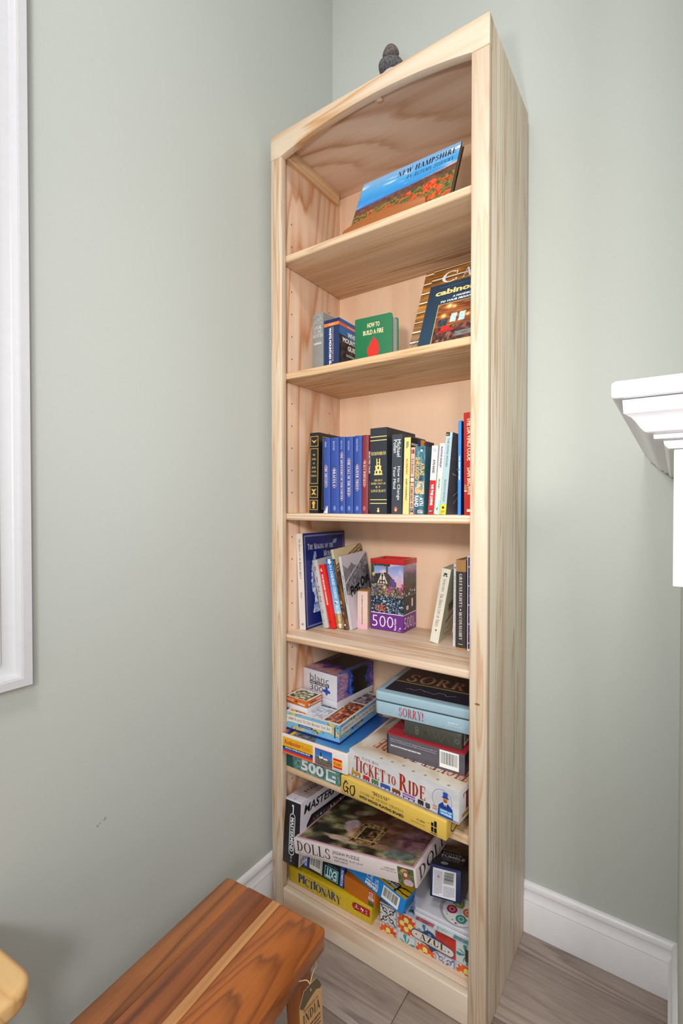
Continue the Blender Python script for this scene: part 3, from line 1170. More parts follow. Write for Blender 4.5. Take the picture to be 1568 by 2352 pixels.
# ================================================================== WHAT STANDS ON THE SHELVES
D_ = {
    'mountain': (-.847, 1.0887, 1.49, -.0632, 0, 0, .0395, .14, .1726), 'guide': (-.7994, 1.0787, 1.49, 0, 0, 0, .0505, .112, .1436),
    'fire': (-.691, 1.068, 1.49, .08, 0, 0, .1065, .040, .1205),
    'cabinlog': (-.504, 1.0490, 1.4985, -.012, -.422, 0, .1665, .012, .187), 'cabinbig': (-.536, 1.0655, 1.4975, -.012, -.4225, 0, .1985, .02, .254),
    'hamp': (-.6902, 1.0371, 1.8205, -.0066, -.4166, 0, .2732, .0158, .1778),
    'thoreau': (-.8183, 1.0358, 1.104, .0, 0, .0133, .0309, .13, .2171), 'odyssey': (-.7694, 1.035, 1.104, 0, 0, -.0065, .0227, .13, .1984),
    'dracula': (-.7441, 1.035, 1.104, 0, 0, -.0084, .026, .13, .1983), 'sawyer': (-.7173, 1.035, 1.104, 0, 0, -.0015, .0178, .13, .1983),
    'call': (-.6967, 1.035, 1.104, 0, 0, -.0017, .0216, .13, .1967), 'twist': (-.6724, 1.035, 1.104, 0, 0, .0048, .0224, .13, .1974),
    'whitman': (-.6492, 1.035, 1.104, 0, 0, .0128, .0183, .13, .1972), 'slim': (-.6304, 1.037, 1.104, 0, 0, .0033, .0056, .13, .1625),
    'necro': (-.624, 1.0351, 1.104, -.0216, 0, 0, .0475, .15, .212), 'pollan': (-.5641, 1.0351, 1.104, 0, 0, .0094, .0275, .13, .1922),
    'bluebeard': (-.5339, 1.0352, 1.104, 0, 0, .0269, .0165, .1337, .1824), 'bradbury': (-.5157, 1.0351, 1.104, 0, 0, .0271, .0099, .11, .1581),
    'atlas': (-.5042, 1.0351, 1.104, 0, 0, .0243, .0258, .11, .1596), 'living': (-.4688, 1.0351, 1.105, 0, 0, .066, .0148, .11, .1578),
    'island': (-.4534, 1.0352, 1.105, 0, 0, .0886, .0125, .13, .1624), 'divine': (-.4403, 1.0352, 1.105, 0, 0, .0872, .0152, .13, .1862),
    'gatsby': (-.3965, 1.035, 1.104, 0, 0, .0038, .0071, .13, .2092), 'davinci': (-.3819, 1.0352, 1.104, 0, 0, -.0081, .0240, .16, .2252),
    'mind': (-.8890, 1.081, .766, 0, 0, -.0450, .0225, .212, .277), 'fizz': (-.8416, 1.1316, .766, 0, .0701, -.1598, .0185, .15, .2),
    'drunken': (-.8254, 1.1375, .766, 0, .07, -.1713, .0225, .12, .1866), 'country': (-.8026, 1.1476, .766, 0, .07, -.1582, .0232, .13, .2051),
    'brown': (-.7779, 1.1478, .766, -.0329, .0668, -.1655, .0102, .141, .2341), 'firstout': (-.7668, 1.158, .766, -.0438, .0664, -.1449, .0098, .1254, .2128),
    'pink': (-.7574, 1.1845, .766, .2, 0, 0, .0313, .052, .1103), 'puzzle': (-.724, 1.2060, .766, .0398, 0, 0, .1030, .088, .2047),
    'trees': (-.5226, 1.1684, .77, .11, 0, .1703, .0228, .118, .1968), 'peace': (-.4612, 1.1734, .766, 0, 0, .0089, .0062, .12, .2111),
    'green': (-.4462, 1.1546, .766, 0, 0, 0, .0253, .14, .2238), 'sliver': (-.4180, 1.1565, .766, 0, 0, 0, .012, .14, .2357),
    'teal': (-.8852, 1.0150, .401, -.0119, 0, 0, .1841, .2, .0349), 'go': (-.6867, .9954, .401, -.0712, 0, 0, .2909, .280, .0442),
    'koda': (-.8798, .9904, .4485, .03, 0, 0, .2130, .2445, .0534), 'ticket': (-.6655, 1.0045, .4455, -.0864, 0, 0, .2967, .282, .0688),
    'places': (-.8844, 1.0130, .5022, .0468, 0, 0, .1771, .2354, .0514), 'cards': (-.8989, 1.0302, .5538, -.0279, 0, 0, .0791, .0662, .0340),
    'blanc': (-.8990, 1.1098, .5538, -.0809, 0, 0, .1289, .175, .0925), 'redbox': (-.578, 1.039, .5145, .0315, 0, 0, .1965, .12, .0516),
    'greybox': (-.5354, 1.0493, .5663, .0364, 0, 0, .1428, .1, .0363), 'sorry': (-.6164, 1.0423, .6028, .0762, 0, 0, .265, .2239, .0571),
    'pict': (-.8839, 1.0254, .0697, .0177, 0, 0, .2671, .20, .0427), 'master': (-.8796, .9934, .1461, .0293, -.10, -.0225, .0545, .26, .1672),
    'exit': (-.8347, 1.0295, .1270, .066, 0, .09, .1278, .0633, .0620), 'orange': (-.7060, 1.0388, .1128, -.0672, 0, 0, .0985, .16, .0414),
    'azul': (-.5943, 1.0324, .0697, .0311, 0, 0, .2500, .22, .0704),
    'tower': (-.4667, 1.0474, .2031, .1926, -.3016, -.0345, .0714, .1452, .0659), 'dolls': (-.8250, .982, .1955, .0366, -.0441, -.1518, .3545, .27, .0396),
    'meme': (-.7229, 1.0362, .1823, -.0437, -.0902, .2047, .1994, .055, .0404)}


def hardback(key, label, group, cloth, pages='E9E0CC', rough=.55, bulge=.002, name='hardback_book'):
    return Item(name, label, 'book', group, D_[key]).hardback(cloth, pages, rough, bulge)


def paperback(key, label, group, card, pages='E9E2D2', rough=.3):
    return Item('paperback_book', label, 'book', group, D_[key]).paperback(card, pages, rough)


# ---------------------------------------------------------------- first shelf from the top
def a_autumn(U, V):
    sky = ramp(V + .10 * fbm(U * 5, V * 4, 3), [(0, 'A9C8E6'), (.45, '5FA4DC'), (.62, '2F93DC'), (.80, '4AA6E4'), (1, '7FB0DC')])
    cl = fbm(U * 3 + 2, V * 11, 8, 5)
    hor = .42 + .16 * U + .02 * fbm(U * 8, V * 0, 5)
    sky = mixm(sky, hx('F1F5FA'), np.clip((cl - .47) * 5, 0, 1) * (V < .93))
    sky = mixm(sky, hx('3D55A8'), np.exp(-((V - hor) / .035) ** 2) * np.clip(1.2 - U * 1.3, 0, 1))
    sky = mixm(sky, hx('F0A28C'), np.exp(-((V - hor) / .03) ** 2) * np.clip(U * 2.2 - 1.2, 0, 1))
    n = fbm(U * 60, V * 40, 12, 4)
    m = fbm(U * 16, V * 12, 21, 3)
    leaf = ramp(n * .9 + .05, [(0, '1D2A1C'), (.35, '3C5030'), (.5, '6E6A32'), (.62, 'A8702A'), (.8, '7A6A3A'), (1, 'B8B060')])
    red = ramp(n, [(0, '6A1C10'), (.4, 'C8401C'), (.6, 'F05A28'), (1, 'FF8A50')])
    leaf = mixm(leaf, red, np.clip((m - .52) * 9, 0, 1) * np.clip(.35 + U, 0, 1))
    hill = ramp(fbm(U * 30, V * 30, 31, 2), [(0, '4A2E28'), (1, '8A5A46')])
    out = np.where((V > hor)[..., None], sky, np.where((V > hor - .15 + .05 * fbm(U * 10, V, 2))[..., None], hill, leaf))
    return out


it = Item('landscape_book', 'wide picture book with an autumn forest cover, leaning on the brown wooden stand', 'book', None, D_['hamp'])
w, d, h = it.w, it.d, it.h
it.part('front_cover', 0, 0, 0, w, .0025, h, paint('2C4A6A', .25, 'jacket'), .0006)
it.part('page_block', .001, .0026, .002, w - .003, d - .0027, h - .002, page_mat('C8954A', 'Y'), 0)
it.part('back_cover', 0, d - .0025, 0, w, d, h, paint('1B1716', .3, 'jacket_back'), .0006)
it.art('F', .004, .004, .996, .996, a_autumn, 200, 130)
it.text('F', 'NEW HAMPSHIRE', .40, .805, .965, .915, '141B3C', 'serifb')
it.text('F', 'An Autumn Sojourn', .50, .675, .955, .765, '1B2450', 'serif', shear=.02)
it.finish(pic='cover_picture')
stnd = empty('book_stand', loc=(-.705, 1.026, 1.812))
tag(stnd, 'brown wooden book stand with a curved front lip, under the landscape book', 'stand')
SW_ = wood('stand_wood', 'X', 1.9, 'A9612A', '7A3E16', a=5, b=30, nscale=3, stretch=.15, rough=.4)
mb = MB()
top = [(.0, .004), (.004, .012), (.03, .019), (.08, .027), (.13, .029), (.18, .025), (.229, .021), (.232, .018)]
mb.prism([(0, 0), (.232, 0)] + top[::-1], 0, .008, 'Y')
mb.obj('lip', SW_, stnd, bevel=.001)
boxo('ledge', .01, .008, 0, .222, .060, .0080, SW_, stnd)
for x_ in (.06, .165):
    mb = MB()
    mb.prism([(.070, .0), (.082, .0), (.135, .125), (.123, .125)], x_, x_ + .012, 'X')
    mb.obj('back_rest', SW_, stnd, bevel=.001)

# ---------------------------------------------------------------- second shelf
g2 = 'books on the second shelf'
b = hardback('mountain', 'worn grey cloth hardback with silver lettering, leftmost on the second shelf', g2, '8B8C8A', 'C9C2B4')
b.text('F', 'LOOK', .12, .745, .88, .80, 'E6E6E4', 'serif').text('F', 'TO THE', .12, .680, .86, .728, 'DADADA', 'serif')
b.text('F', 'MOUNTAIN', .06, .615, .96, .670, 'E4E4E4', 'serif').text('F', 'CANNON', .14, .50, .84, .532, 'F2F2F2', 'bold')
for q in ([(.1, .84), (.35, .90), (.5, .86), (.75, .93), (.9, .88)], [(.2, .94), (.4, .985), (.65, .98), (.8, .95), (.7, .91), (.45, .90)], [(.15, .88), (.5, .83), (.85, .845)], [(.45, .93), (.6, .88), (.9, .85)],
          [(.1, .86), (.2, .82), (.05, .80)], [(.3, .87), (.85, .91)]):
    b.line('F', q, .0006, 'D8D8D6')
b.finish()


def a_guide(U, V):
    sky = ramp(V + .03 * fbm(U * 6, V * 3, 4), [(0, '3A7FB8'), (.55, '2F78B6'), (1, '1F5FA8')])
    k = fbm(U * 16, V * 20, 9, 4)
    rock = ramp(k, [(0, '06080A'), (.45, '15161A'), (.62, '3A3440'), (.8, '5A5048'), (1, '8A7A60')])
    edge = .70 + .05 * fbm(U * 5, V * 0, 7) - .12 * U
    return np.where((V > edge)[..., None], sky, rock)


b = paperback('guide', 'thick navy blue paperback with an orange band and a mountain photo cover', g2, '16305E')
b.rect('F', 0, .875, 1, .935, 'EE7A1C').rect('F', 0, .935, 1, 1, '14265A')
b.text('F', 'WHITE MOUNTAIN GUIDE', .34, .03, .50, .845, 'F4F4F4', 'heavy', -90)
b.text('F', 'APPALACHIAN MOUNTAIN CLUB', .56, .20, .63, .85, 'E9B8B0', 'bold', -90).text('F', '30TH EDITION', .3, .895, .7, .912, 'FFE6CC', 'bold')
b.art('R', .005, .0, .99, 1, a_guide, 50, 70)
b.rect('R', 0, .87, 1, .925, 'F0641E', 3).text('R', 'APPALACHIAN MOUNTAIN CLUB', .35, .885, .98, .91, 'FFE8D8', 'bold')
b.text('R', 'WHITE', .36, .70, .86, .795, 'F7F7F7', 'heavy').text('R', 'MOUNTAIN', .15, .575, .97, .67, 'F7F7F7', 'heavy')
b.text('R', 'GUIDE', .37, .445, .86, .54, 'F7F7F7', 'heavy').small_print('R', .3, .32, .95, .37, 2, 'E0E0E0', 5)
b.finish()

it = Item('hardback_book', 'green book with rounded corners and a red campfire on its cover, facing forward', 'book', g2, D_['fire'])
w, d, h = it.w, it.d, it.h


def rr(x0, z0, x1, z1, r_, n=5, left=False):
    P = []
    for cx_, cz_, a0, rad in ((x1 - r_, z1 - r_, 0, r_), (x0 + (.003 if left else r_), z1 - (.003 if left else r_), 90, .003 if left else r_),
                              (x0 + (.003 if left else r_), z0 + (.003 if left else r_), 180, .003 if left else r_), (x1 - r_, z0 + r_, 270, r_)):
        for j in range(n + 1):
            a = math.radians(a0 + 90 * j / n)
            P.append((cx_ + rad * math.cos(a), cz_ + rad * math.sin(a)))
    return P


GR = paint('0F6A3E', .5, 'green_cloth', .05)
for nm, ya, yb in (('front_cover', 0, .0028), ('back_cover', d - .0028, d)):
    m_ = MB()
    m_.prism(rr(0, 0, w, h, .007, left=True), ya, yb, 'Y')
    m_.obj(nm, GR, it.root, bevel=.0006)
boxo('spine', -.0005, .001, .001, .003, d - .001, h - .001, GR, it.root, bevel=.001)
m_ = MB()
m_.prism(rr(.003, .003, w - .004, h - .003, .006, left=True), .0029, d - .0029, 'Y')
m_.obj('page_block', page_mat('E4E0E2', 'Y'), it.root)
it.text('F', 'HOW TO', .34, .765, .67, .865, 'F0D9A8', 'bold').text('F', 'BUILD A FIRE', .23, .615, .77, .715, 'F0D9A8', 'bold')
fl = [(.38, .16), (.33, .25), (.35, .37), (.38, .33), (.40, .45), (.43, .41), (.44, .50), (.48, .47), (.50, .575), (.54, .50), (.56, .53), (.59, .45), (.61, .47), (.645, .36), (.66, .27), (.62, .17), (.55, .12), (.45, .12)]
it.poly('F', fl, 'E0221C')
for q in ([(.40, .22), (.38, .30), (.42, .36), (.43, .30)], [(.47, .22), (.46, .34), (.50, .42), (.52, .32)], [(.56, .2), (.58, .3), (.61, .36)], [(.43, .4), (.47, .44), (.48, .38)], [(.51, .2), (.53, .28), (.56, .38), (.58, .42)]):
    it.line('F', q, .0007, '0C5A34')
it.poly('F', [(.33, .055), (.35, .045), (.66, .115), (.65, .135)], 'E0221C').poly('F', [(.34, .12), (.35, .14), (.52, .10), (.64, .05), (.62, .035), (.48, .07)], 'D81E1A')
it.finish(flat='fire_drawing')


def a_logs(U, V):
    y_ = V * 8.2 + .35 * np.where(U < .12, .5, 0) - .5 * U * 0
    fr_ = y_ - np.floor(y_)
    n = fbm(U * 5, V * 60, 3, 3)
    c = ramp(n * .8 + .15 * fbm(U * 3, np.floor(y_) * 3.1, 6), [(0, '3A220E'), (.4, '7A4E1E'), (.65, 'A06C2C'), (1, 'C89048')])
    low = np.clip(.35 - V, 0, .35) / .35
    c = mixm(c, hx('8A7A6E'), low * .8)
    c = c * (.72 + .5 * np.sin(np.pi * fr_))[..., None]
    return mixm(c, hx('EDE4D6'), ((fr_ < .10)).astype(float) * (U > .0))


b = Item('hardback_book', 'large book with a log wall photo, leaning behind the navy book on the second shelf', 'book', g2, D_['cabinbig']).carton('6A4A2A')
b.art('F', 0, 0, 1, 1, a_logs, 70, 130)
b.text('F', 'C', .255, .785, .455, .925, 'F0EEF2', 'serif').text('F', 'ABIN', .52, .80, 1.0, .92, 'F0EEF2', 'serif')
for q in ([(.30, .60), (.14, .18), (.08, .0)], [(.14, .18), (.25, .02)], [(.2, .25), (.35, .1)], [(.12, .15), (.02, .02)], [(.18, .2), (.2, .0)]):
    b.line('F', q, .0016, '4A2E1C')
b.finish(pic='cover_photo')


def a_cabin(U, V):
    n = fbm(U * 7, V * 40, 5, 3)
    c = ramp(n, [(0, '3A1A0C'), (.4, '7A3E1C'), (.7, 'A8602C'), (1, 'C88A4C')])
    fl_ = ramp(fbm(U * 22, V * 16, 8, 3), [(0, '14100E'), (.45, '4A2A22'), (.6, '7A3A2A'), (.8, '8A7A74'), (1, 'B8A8A0')])
    c = np.where((V < .38 + .05 * fbm(U * 6, V, 2))[..., None], fl_, c)
    for u0 in (.34, .50):
        k = (abs(U - u0 - .05 * (V - .6)) < .055) & (V > .48) & (V < .70)
        c = np.where(k[..., None], ramp(fbm(U * 40, V * 40, 4, 2), [(0, '7FB8C0'), (1, 'F2F6F4')]), c)
    for cx_, cy_, s_ in ((.60, .60, .05), (.14, .68, .06), (.22, .92, .07), (.32, .88, .04)):
        c = mixm(c, hx('FFB050'), np.exp(-((U - cx_) ** 2 + (V - cy_) ** 2) / s_ ** 2))
        c = mixm(c, hx('FFF0C0'), np.exp(-((U - cx_) ** 2 + (V - cy_) ** 2) / (s_ * .5) ** 2))
    k = (abs(U - .22) < .08) & (abs(V - .36) < .05)
    c = np.where(k[..., None], hx('C8281C'), c)
    k = (abs(U - .24) < .15) & (abs(V - .26 - .1 * U) < .03)
    c = np.where(k[..., None], hx('A82018'), c)
    k = (U < .24) & (U > .05) & (V > .42) & (V < .60)
    c = np.where(k[..., None], ramp(fbm(U * 30, V * 20, 3), [(0, '15181C'), (1, '5A626A')]), c)
    k = (U > .78) & (V > .3)
    c = np.where(k[..., None], ramp(fbm(U * 20, V * 24, 13, 4), [(0, '2A241E'), (1, '8A7C6A')]), c)
    k = (U > .42) & (U < .75) & (V > .10) & (V < .22)
    return np.where(k[..., None], ramp(fbm(U * 10, V * 30, 23, 2), [(0, '4A484A'), (1, '9A9694')]), c)


b = Item('hardback_book', 'navy blue book with a cabin interior photo, leaning in front of the log wall book', 'book', g2, D_['cabinlog']).carton('1B3A50', .4)
b.rect('F', .20, 0, 1, .635, 'E3C878', 2).art('F', .208, 0, .995, .628, a_cabin, 110, 100, 3)
b.text('F', 'cabinology', .115, .765, .97, .885, 'E8CF86', 'heavy').rect('F', .17, .93, .98, .933, '6A8498')
b.text('F', 'A HANDBOOK', .40, .712, .76, .745, 'F0F0F0', 'heavy', shear=.02).text('F', 'TO YOUR PRIVATE HIDEOUT', .22, .655, .98, .69, 'F0F0F0', 'heavy', shear=.01)
b.finish(pic='cover_photo')

# ---------------------------------------------------------------- third shelf: the long row
g3 = 'books in the long row on the third shelf'
GOLD = 'D9A44E'
b = hardback('thoreau', 'black leather hardback with gold frames on its spine, leftmost in the long row', g3, '14191A', 'D8B878', .35, .001)
for v0, v1 in ((.83, .957), (.368, .805), (.193, .337), (.042, .164)):
    b.frame('F', .08, v0, .93, v1, .0013, GOLD)
for s_, v_ in (('THE', .715), ('WORKS', .662), ('OF', .610), ('HENRY', .557), ('DAVID', .507), ('THOREAU', .455)):
    hw_ = .07 * len(s_) * .62
    b.text('F', s_, .5 - hw_, v_, .5 + hw_, v_ + .020, 'E3B468', 'serifb')
b.poly('F', [(.18, .915), (.5, .895), (.82, .915), (.62, .885), (.5, .87), (.38, .885)], GOLD)
b.poly('F', [(.22, .30), (.78, .30), (.54, .265), (.78, .23), (.22, .23), (.46, .265)], GOLD)
b.disc('F', .5, .125, .0055, GOLD).poly('F', [(.42, .12), (.58, .12), (.62, .06), (.38, .06)], GOLD)
b.frame('R', .12, .05, .95, .955, .0013, GOLD).finish(flat='gold_stamping')


def classic(key, title, author, v0, v1, a0, a1, cloth='2A4796', fr='C9988A', label='', tcol='E9E6F4', em='8FA6D8'):
    b = hardback(key, label, g3, cloth, 'D9CDB4', .6, .0026)
    c0, c1 = .25, .72
    b.frame('F', c0, v0, c1, v1, .0007, fr, 3)
    for vv, s_ in ((v1, 1), (v0, -1)):
        b.poly('F', [(c0 + .1, vv + s_ * .004), (c1 - .1, vv + s_ * .004), ((c0 + c1) / 2, vv + s_ * .022)], fr, 3)
    b.text('F', title, c0 + .09, v0 + .008, c1 - .09, v1 - .008, tcol, 'serifb', -90, 6)
    b.text('F', author, .36, a0, .60, a1, 'D5DAF0', 'serif', -90, 6)
    b.disc('F', .5, .068, .0036, em, 3, 8, ry=.0062).disc('F', .5, .068, .0026, cloth, 4, 8, ry=.0042)
    b.rect('F', .42, .060, .58, .076, em, 5)
    return b


classic('odyssey', 'THE ODYSSEY', 'Homer', .357, .628, .88, .95, label='royal blue cloth classic lettered The Odyssey, right beside the gold-framed black book').finish(flat='foil_stamping')
classic('dracula', 'DRACULA', 'Bram Stoker', .35, .583, .83, .95, label='royal blue cloth classic with the short spine title Dracula').finish(flat='foil_stamping')
classic('sawyer', 'THE ADVENTURES OF TOM SAWYER', 'Mark Twain', .176, .79, .836, .95, label='narrowest royal blue cloth classic, with the longest spine title of the blue set').finish(flat='foil_stamping')
classic('call', 'THE CALL OF THE WILD', 'Jack London', .236, .707, .825, .945, label='royal blue cloth classic lettered The Call of the Wild').finish(flat='foil_stamping')
classic('twist', 'OLIVER TWIST', 'Charles Dickens', .306, .618, .80, .96, label='royal blue cloth classic, last of the blue set, touching the maroon one').finish(flat='foil_stamping')
b = classic('whitman', 'WALT WHITMAN', ' ', .356, .67, .8, .9, '7C2430', 'DB9088', 'maroon cloth classic standing right of the blue set', 'F0DCD8', 'C98A88').finish(flat='foil_stamping')
# small torn paper flap standing before the first blue classic
m_ = MB()
m_.add([(0, 0, .0004), (.012, -.006, 0), (.0125, .004, .021), (.0170, -.004, 0), (.0121, .0043, .0208)], [(0, 1, 2), (1, 3, 4)])
o = m_.obj('paper_flap', paint('D9D2CC', .8, 'torn_paper'))
o.location = (-.765, 1.028, 1.1042)
tag(o, 'small folded scrap of paper standing in front of the first blue classic', 'paper')
b = paperback('slim', 'slim black paperback with white spine lettering, between the maroon classic and the thick black book', g3, '16171A')
b.text('F', 'SELECTED TALES', .2, .62, .85, .96, 'E8E4E0', 'bold', -90).small_print('F', .3, .05, .8, .5, 30, '6A645E', 2, .5).finish()

b = hardback('necro', 'thickest black hardback with gold spine lettering and a gold throne emblem', g3, '282D35', 'CFC6B0', .45, .0008)
GL = 'E4CC7E'
for v_ in (.893, .850, .160, .118):
    b.rect('F', 0, v_, 1, v_ + .009, GL, 3)
b.text('F', 'NECRONOMICON', .06, .683, .95, .722, GL, 'serifb').text('F', 'THE BEST', .25, .378, .75, .400, GL, 'serifb').text('F', 'WEIRD TALES OF', .06, .342, .94, .364, GL, 'serifb')
b.text('F', 'H. P.', .35, .300, .65, .324, GL, 'serifb').text('F', 'LOVECRAFT', .06, .253, .94, .282, GL, 'serifb')
thr = [(.24, .452), (.24, .462), (.28, .465), (.27, .512), (.33, .52), (.34, .545), (.31, .548), (.34, .562), (.39, .566), (.38, .61), (.40, .643), (.44, .64), (.43, .625), (.56, .625), (.55, .64), (.60, .643), (.62, .61), (.61, .566),
       (.66, .562), (.70, .548), (.66, .545), (.67, .52), (.73, .512), (.72, .465), (.76, .462), (.76, .452)]
# the emblem as separate convex bands so that it fills cleanly
for (u0, v0, u1, v1) in ((.24, .452, .76, .463), (.28, .463, .72, .505), (.33, .505, .67, .545), (.31, .545, .69, .560), (.39, .56, .61, .60), (.39, .60, .45, .643), (.55, .60, .61, .643)):
    b.rect('F', u0, v0, u1, v1, GL, 3)
for cu_, cv_ in ((.40, .485), (.60, .485), (.5, .535), (.5, .58)):
    b.disc('F', cu_, cv_, .0024, '282D35', 4, 8, ry=.0034)
b.disc('F', .5, .035, .0035, GL).poly('F', [(.43, .068), (.57, .068), (.5, .045)], GL)
b.finish(flat='gold_stamping')

b = paperback('pollan', 'thick slate grey paperback with large white lettering in two lines down the spine', g3, '3B424A')
b.text('F', 'Michael', .50, .718, .86, .934, 'F0F0F0', 'sans', -90).text('F', 'Pollan', .16, .768, .50, .932, 'F0F0F0', 'sans', -90)
b.text('F', 'How to Change', .48, .177, .84, .598, 'F0F0F0', 'sans', -90).text('F', 'Your Mind', .15, .318, .42, .598, 'F0F0F0', 'sans', -90)
b.disc('F', .42, .060, .0042, 'E46A2E', 3, 20, ry=.0062).disc('F', .43, .056, .0016, 'F4F0EC', 4, 12, ry=.0034).disc('F', .40, .068, .0012, '1A1A1A', 5, 10, ry=.0016)
b.finish()


def a_bluebeard(U, V):
    c = np.where((U < .28)[..., None], hx('0C0D14'), hx('1C2C70'))
    c = np.where(((U > .75))[..., None], hx('0C0D14'), c)
    k = (U > .40) & (U < .62)
    art = ramp(fbm(U * 14, V * 16, 3, 3), [(0, '2A1A10'), (.4, 'B8481C'), (.55, 'E8A030'), (.75, '9AC08A'), (1, 'D8D8A0')])
    return np.where(k[..., None], art, c)


b = paperback('bluebeard', 'pale yellow paperback with orange and black spine lettering, tallest beside the slate grey one', g3, 'D9CC86')
b.text('F', 'BLUEBEARD', .38, .52, .62, .72, 'D8602C', 'bold', -90).text('F', 'KURT VONNEGUT', .38, .18, .60, .46, '3A3420', 'bold', -90)
b.small_print('F', .3, .86, .7, .95, 5, '4A4430', 3)
b.art('R', 0, 0, 1, 1, a_bluebeard, 50, 60).text('R', 'BREAKS', .03, .90, .28, .93, 'EDEDED', 'bold').text('R', 'AUTHOR OF', .66, .90, .97, .925, 'DDE4F4', 'bold').finish()

b = paperback('bradbury', 'narrow tan paperback with dark spine lettering and a rose square at its head', g3, 'D3AE98')
b.rect('F', .08, .905, .85, .965, 'B84A5C').rect('F', .6, .905, .85, .965, '3A2A30', 3)
b.text('F', 'Ray Bradbury', .22, .60, .80, .83, '3A2622', 'serif', -90).text('F', 'Fahrenheit 451', .18, .11, .85, .42, '2E1E1A', 'serifb', -90)
b.rect('F', .1, .50, .8, .535, 'EDE6E0').rect('F', 0, .55, 1, .56, '2A2028').rect('F', 0, .47, 1, .48, '2A2028').rect('F', .1, .03, .9, .09, '2A2A30').small_print('F', .18, .04, .82, .085, 3, 'C8C4C0', 5)
b.finish()


def a_atlas(U, V):
    n = fbm(U * 8, V * 22, 6, 4)
    c = ramp(n + .15 * (V - .5), [(0, '1E2A3A'), (.4, '35586A'), (.65, '4E7F8A'), (1, '86AEB8')])
    k = (V < .493) & (V > .304) & (U > .05) & (U < .95)
    fg = ramp(fbm(U * 6, V * 26, 16, 3), [(0, '4A7A90'), (.42, '6E98A8'), (.5, 'C88A50'), (.7, 'F0CFA0'), (1, 'F8E8CC')])
    return np.where(k[..., None], fg, c)


b = paperback('atlas', 'thick teal paperback with stacked yellow and white capitals and a crouching figure on the spine', g3, '38606C')
b.art('F', 0, 0, 1, 1, a_atlas, 24, 120)
b.text('F', 'SHRUGGED', .05, .51, .46, .84, 'EDB75C', 'bold', -90).text('F', 'ATLAS', .52, .575, .93, .757, 'EDB75C', 'bold', -90)
b.text('F', 'AYN', .50, .13, .90, .25, 'F2F2F0', 'bold', -90).text('F', 'RAND', .04, .112, .44, .277, 'F2F2F0', 'bold', -90)
for q in ([(.60, .47), (.30, .45), (.35, .42), (.62, .43)], [(.62, .47), (.82, .46), (.90, .40), (.80, .33), (.68, .35)], [(.70, .35), (.60, .32), (.90, .305)], [(.42, .40), (.10, .385), (.12, .36), (.50, .37)], [(.15, .36), (.20, .315), (.34, .32)], [(.44, .385), (.52, .33)]):
    b.line('F', q, .0020, 'F2CFA0', 4)
b.disc('F', .62, .935, .0028, 'E8ECEC', 3).rect('F', .35, .02, .85, .065, 'C9CDD0', 3).small_print('F', .38, .025, .82, .06, 2, '3A4048', 3)
b.finish(flat='printed_figure')

b = paperback('living', 'paperback with a white upper half and a red lower half, leaning right', g3, 'E4DFDC')
b.rect('F', 0, 0, 1, .497, 'CE1C22').text('F', 'AYN RAND', .30, .60, .72, .80, '1E1C1C', 'bold', -90).text('F', 'WE THE LIVING', .25, .13, .70, .44, 'F6F2F0', 'heavy', -90)
b.disc('F', .5, .935, .0030, '3A3838', 3, 14, ring=.0007).rect('F', .15, .025, .85, .065, '3A2A2C', 3).small_print('F', .2, .03, .8, .06, 2, 'D8D0D0', 3).finish()
b = paperback('island', 'cream paperback with violet and green spine lettering, leaning between its white-red and pale blue neighbours', g3, 'DDDACC')
b.text('F', 'ALDOUS HUXLEY', .30, .655, .66, .96, '43369A', 'heavy', -90).text('F', 'ISLAND', .35, .364, .65, .497, '4E8A6C', 'heavy', -90)
b.rect('F', .55, 0, 1, .20, 'A8D0CC').poly('F', [(.3, .08), (.7, .11), (.5, .05)], '2E8A80', 3).finish()


def a_burst(U, V):
    c = ramp(fbm(U * 4, V * 4, 6), [(0, '5E5C64'), (1, '6C6A72')])
    a = np.arctan2((V - .43) * 1.5, U - .95)
    r_ = np.hypot(U - .95, (V - .43) * 1.5)
    k = (np.sin(a * 34) > .93 - .15 * np.exp(-r_ * 3)) & (r_ < .62 + .2 * np.sin(a * 9)) & (r_ > .04)
    return np.where(k[..., None], hx('D8CFA8'), c)


b = paperback('divine', 'pale blue-grey paperback with a yellow block at the foot, leaning, starburst on its grey cover', g3, 'A9C0C6')
b.text('F', 'THE DIVINE WITHIN', .32, .585, .62, .93, '4E5E66', 'sans', -90).text('F', 'ALDOUS HUXLEY', .36, .153, .66, .43, '4E5E66', 'sans', -90)
b.rect('F', 0, 0, 1, .125, 'DCC93C').disc('F', .5, .085, .0028, '1E1E1E', 3).rect('F', 0, .955, .6, 1, '22282A').text('F', 'AS', .05, .965, .4, .98, 'DCC93C', 'bold').small_print('F', .2, .015, .8, .05, 3, '7A7020', 4)
b.art('R', 0, 0, 1, 1, a_burst, 70, 110).text('R', 'THE', .35, .48, .62, .62, '1C1B20', 'sans', -90, 6).text('R', 'A', .6, .90, .75, .94, '1C1B20', 'sans').finish()

b = paperback('gatsby', 'very thin bright blue paperback with white spine lettering and a navy cover', g3, '16255E')
b.rect('F', 0, 0, 1, 1, '2F80CC').text('F', 'THE GREAT GATSBY', .28, .366, .68, .63, 'EAF4FF', 'heavy', -90, 6).rect('R', .3, .06, 1, .09, 'A8281C').finish()

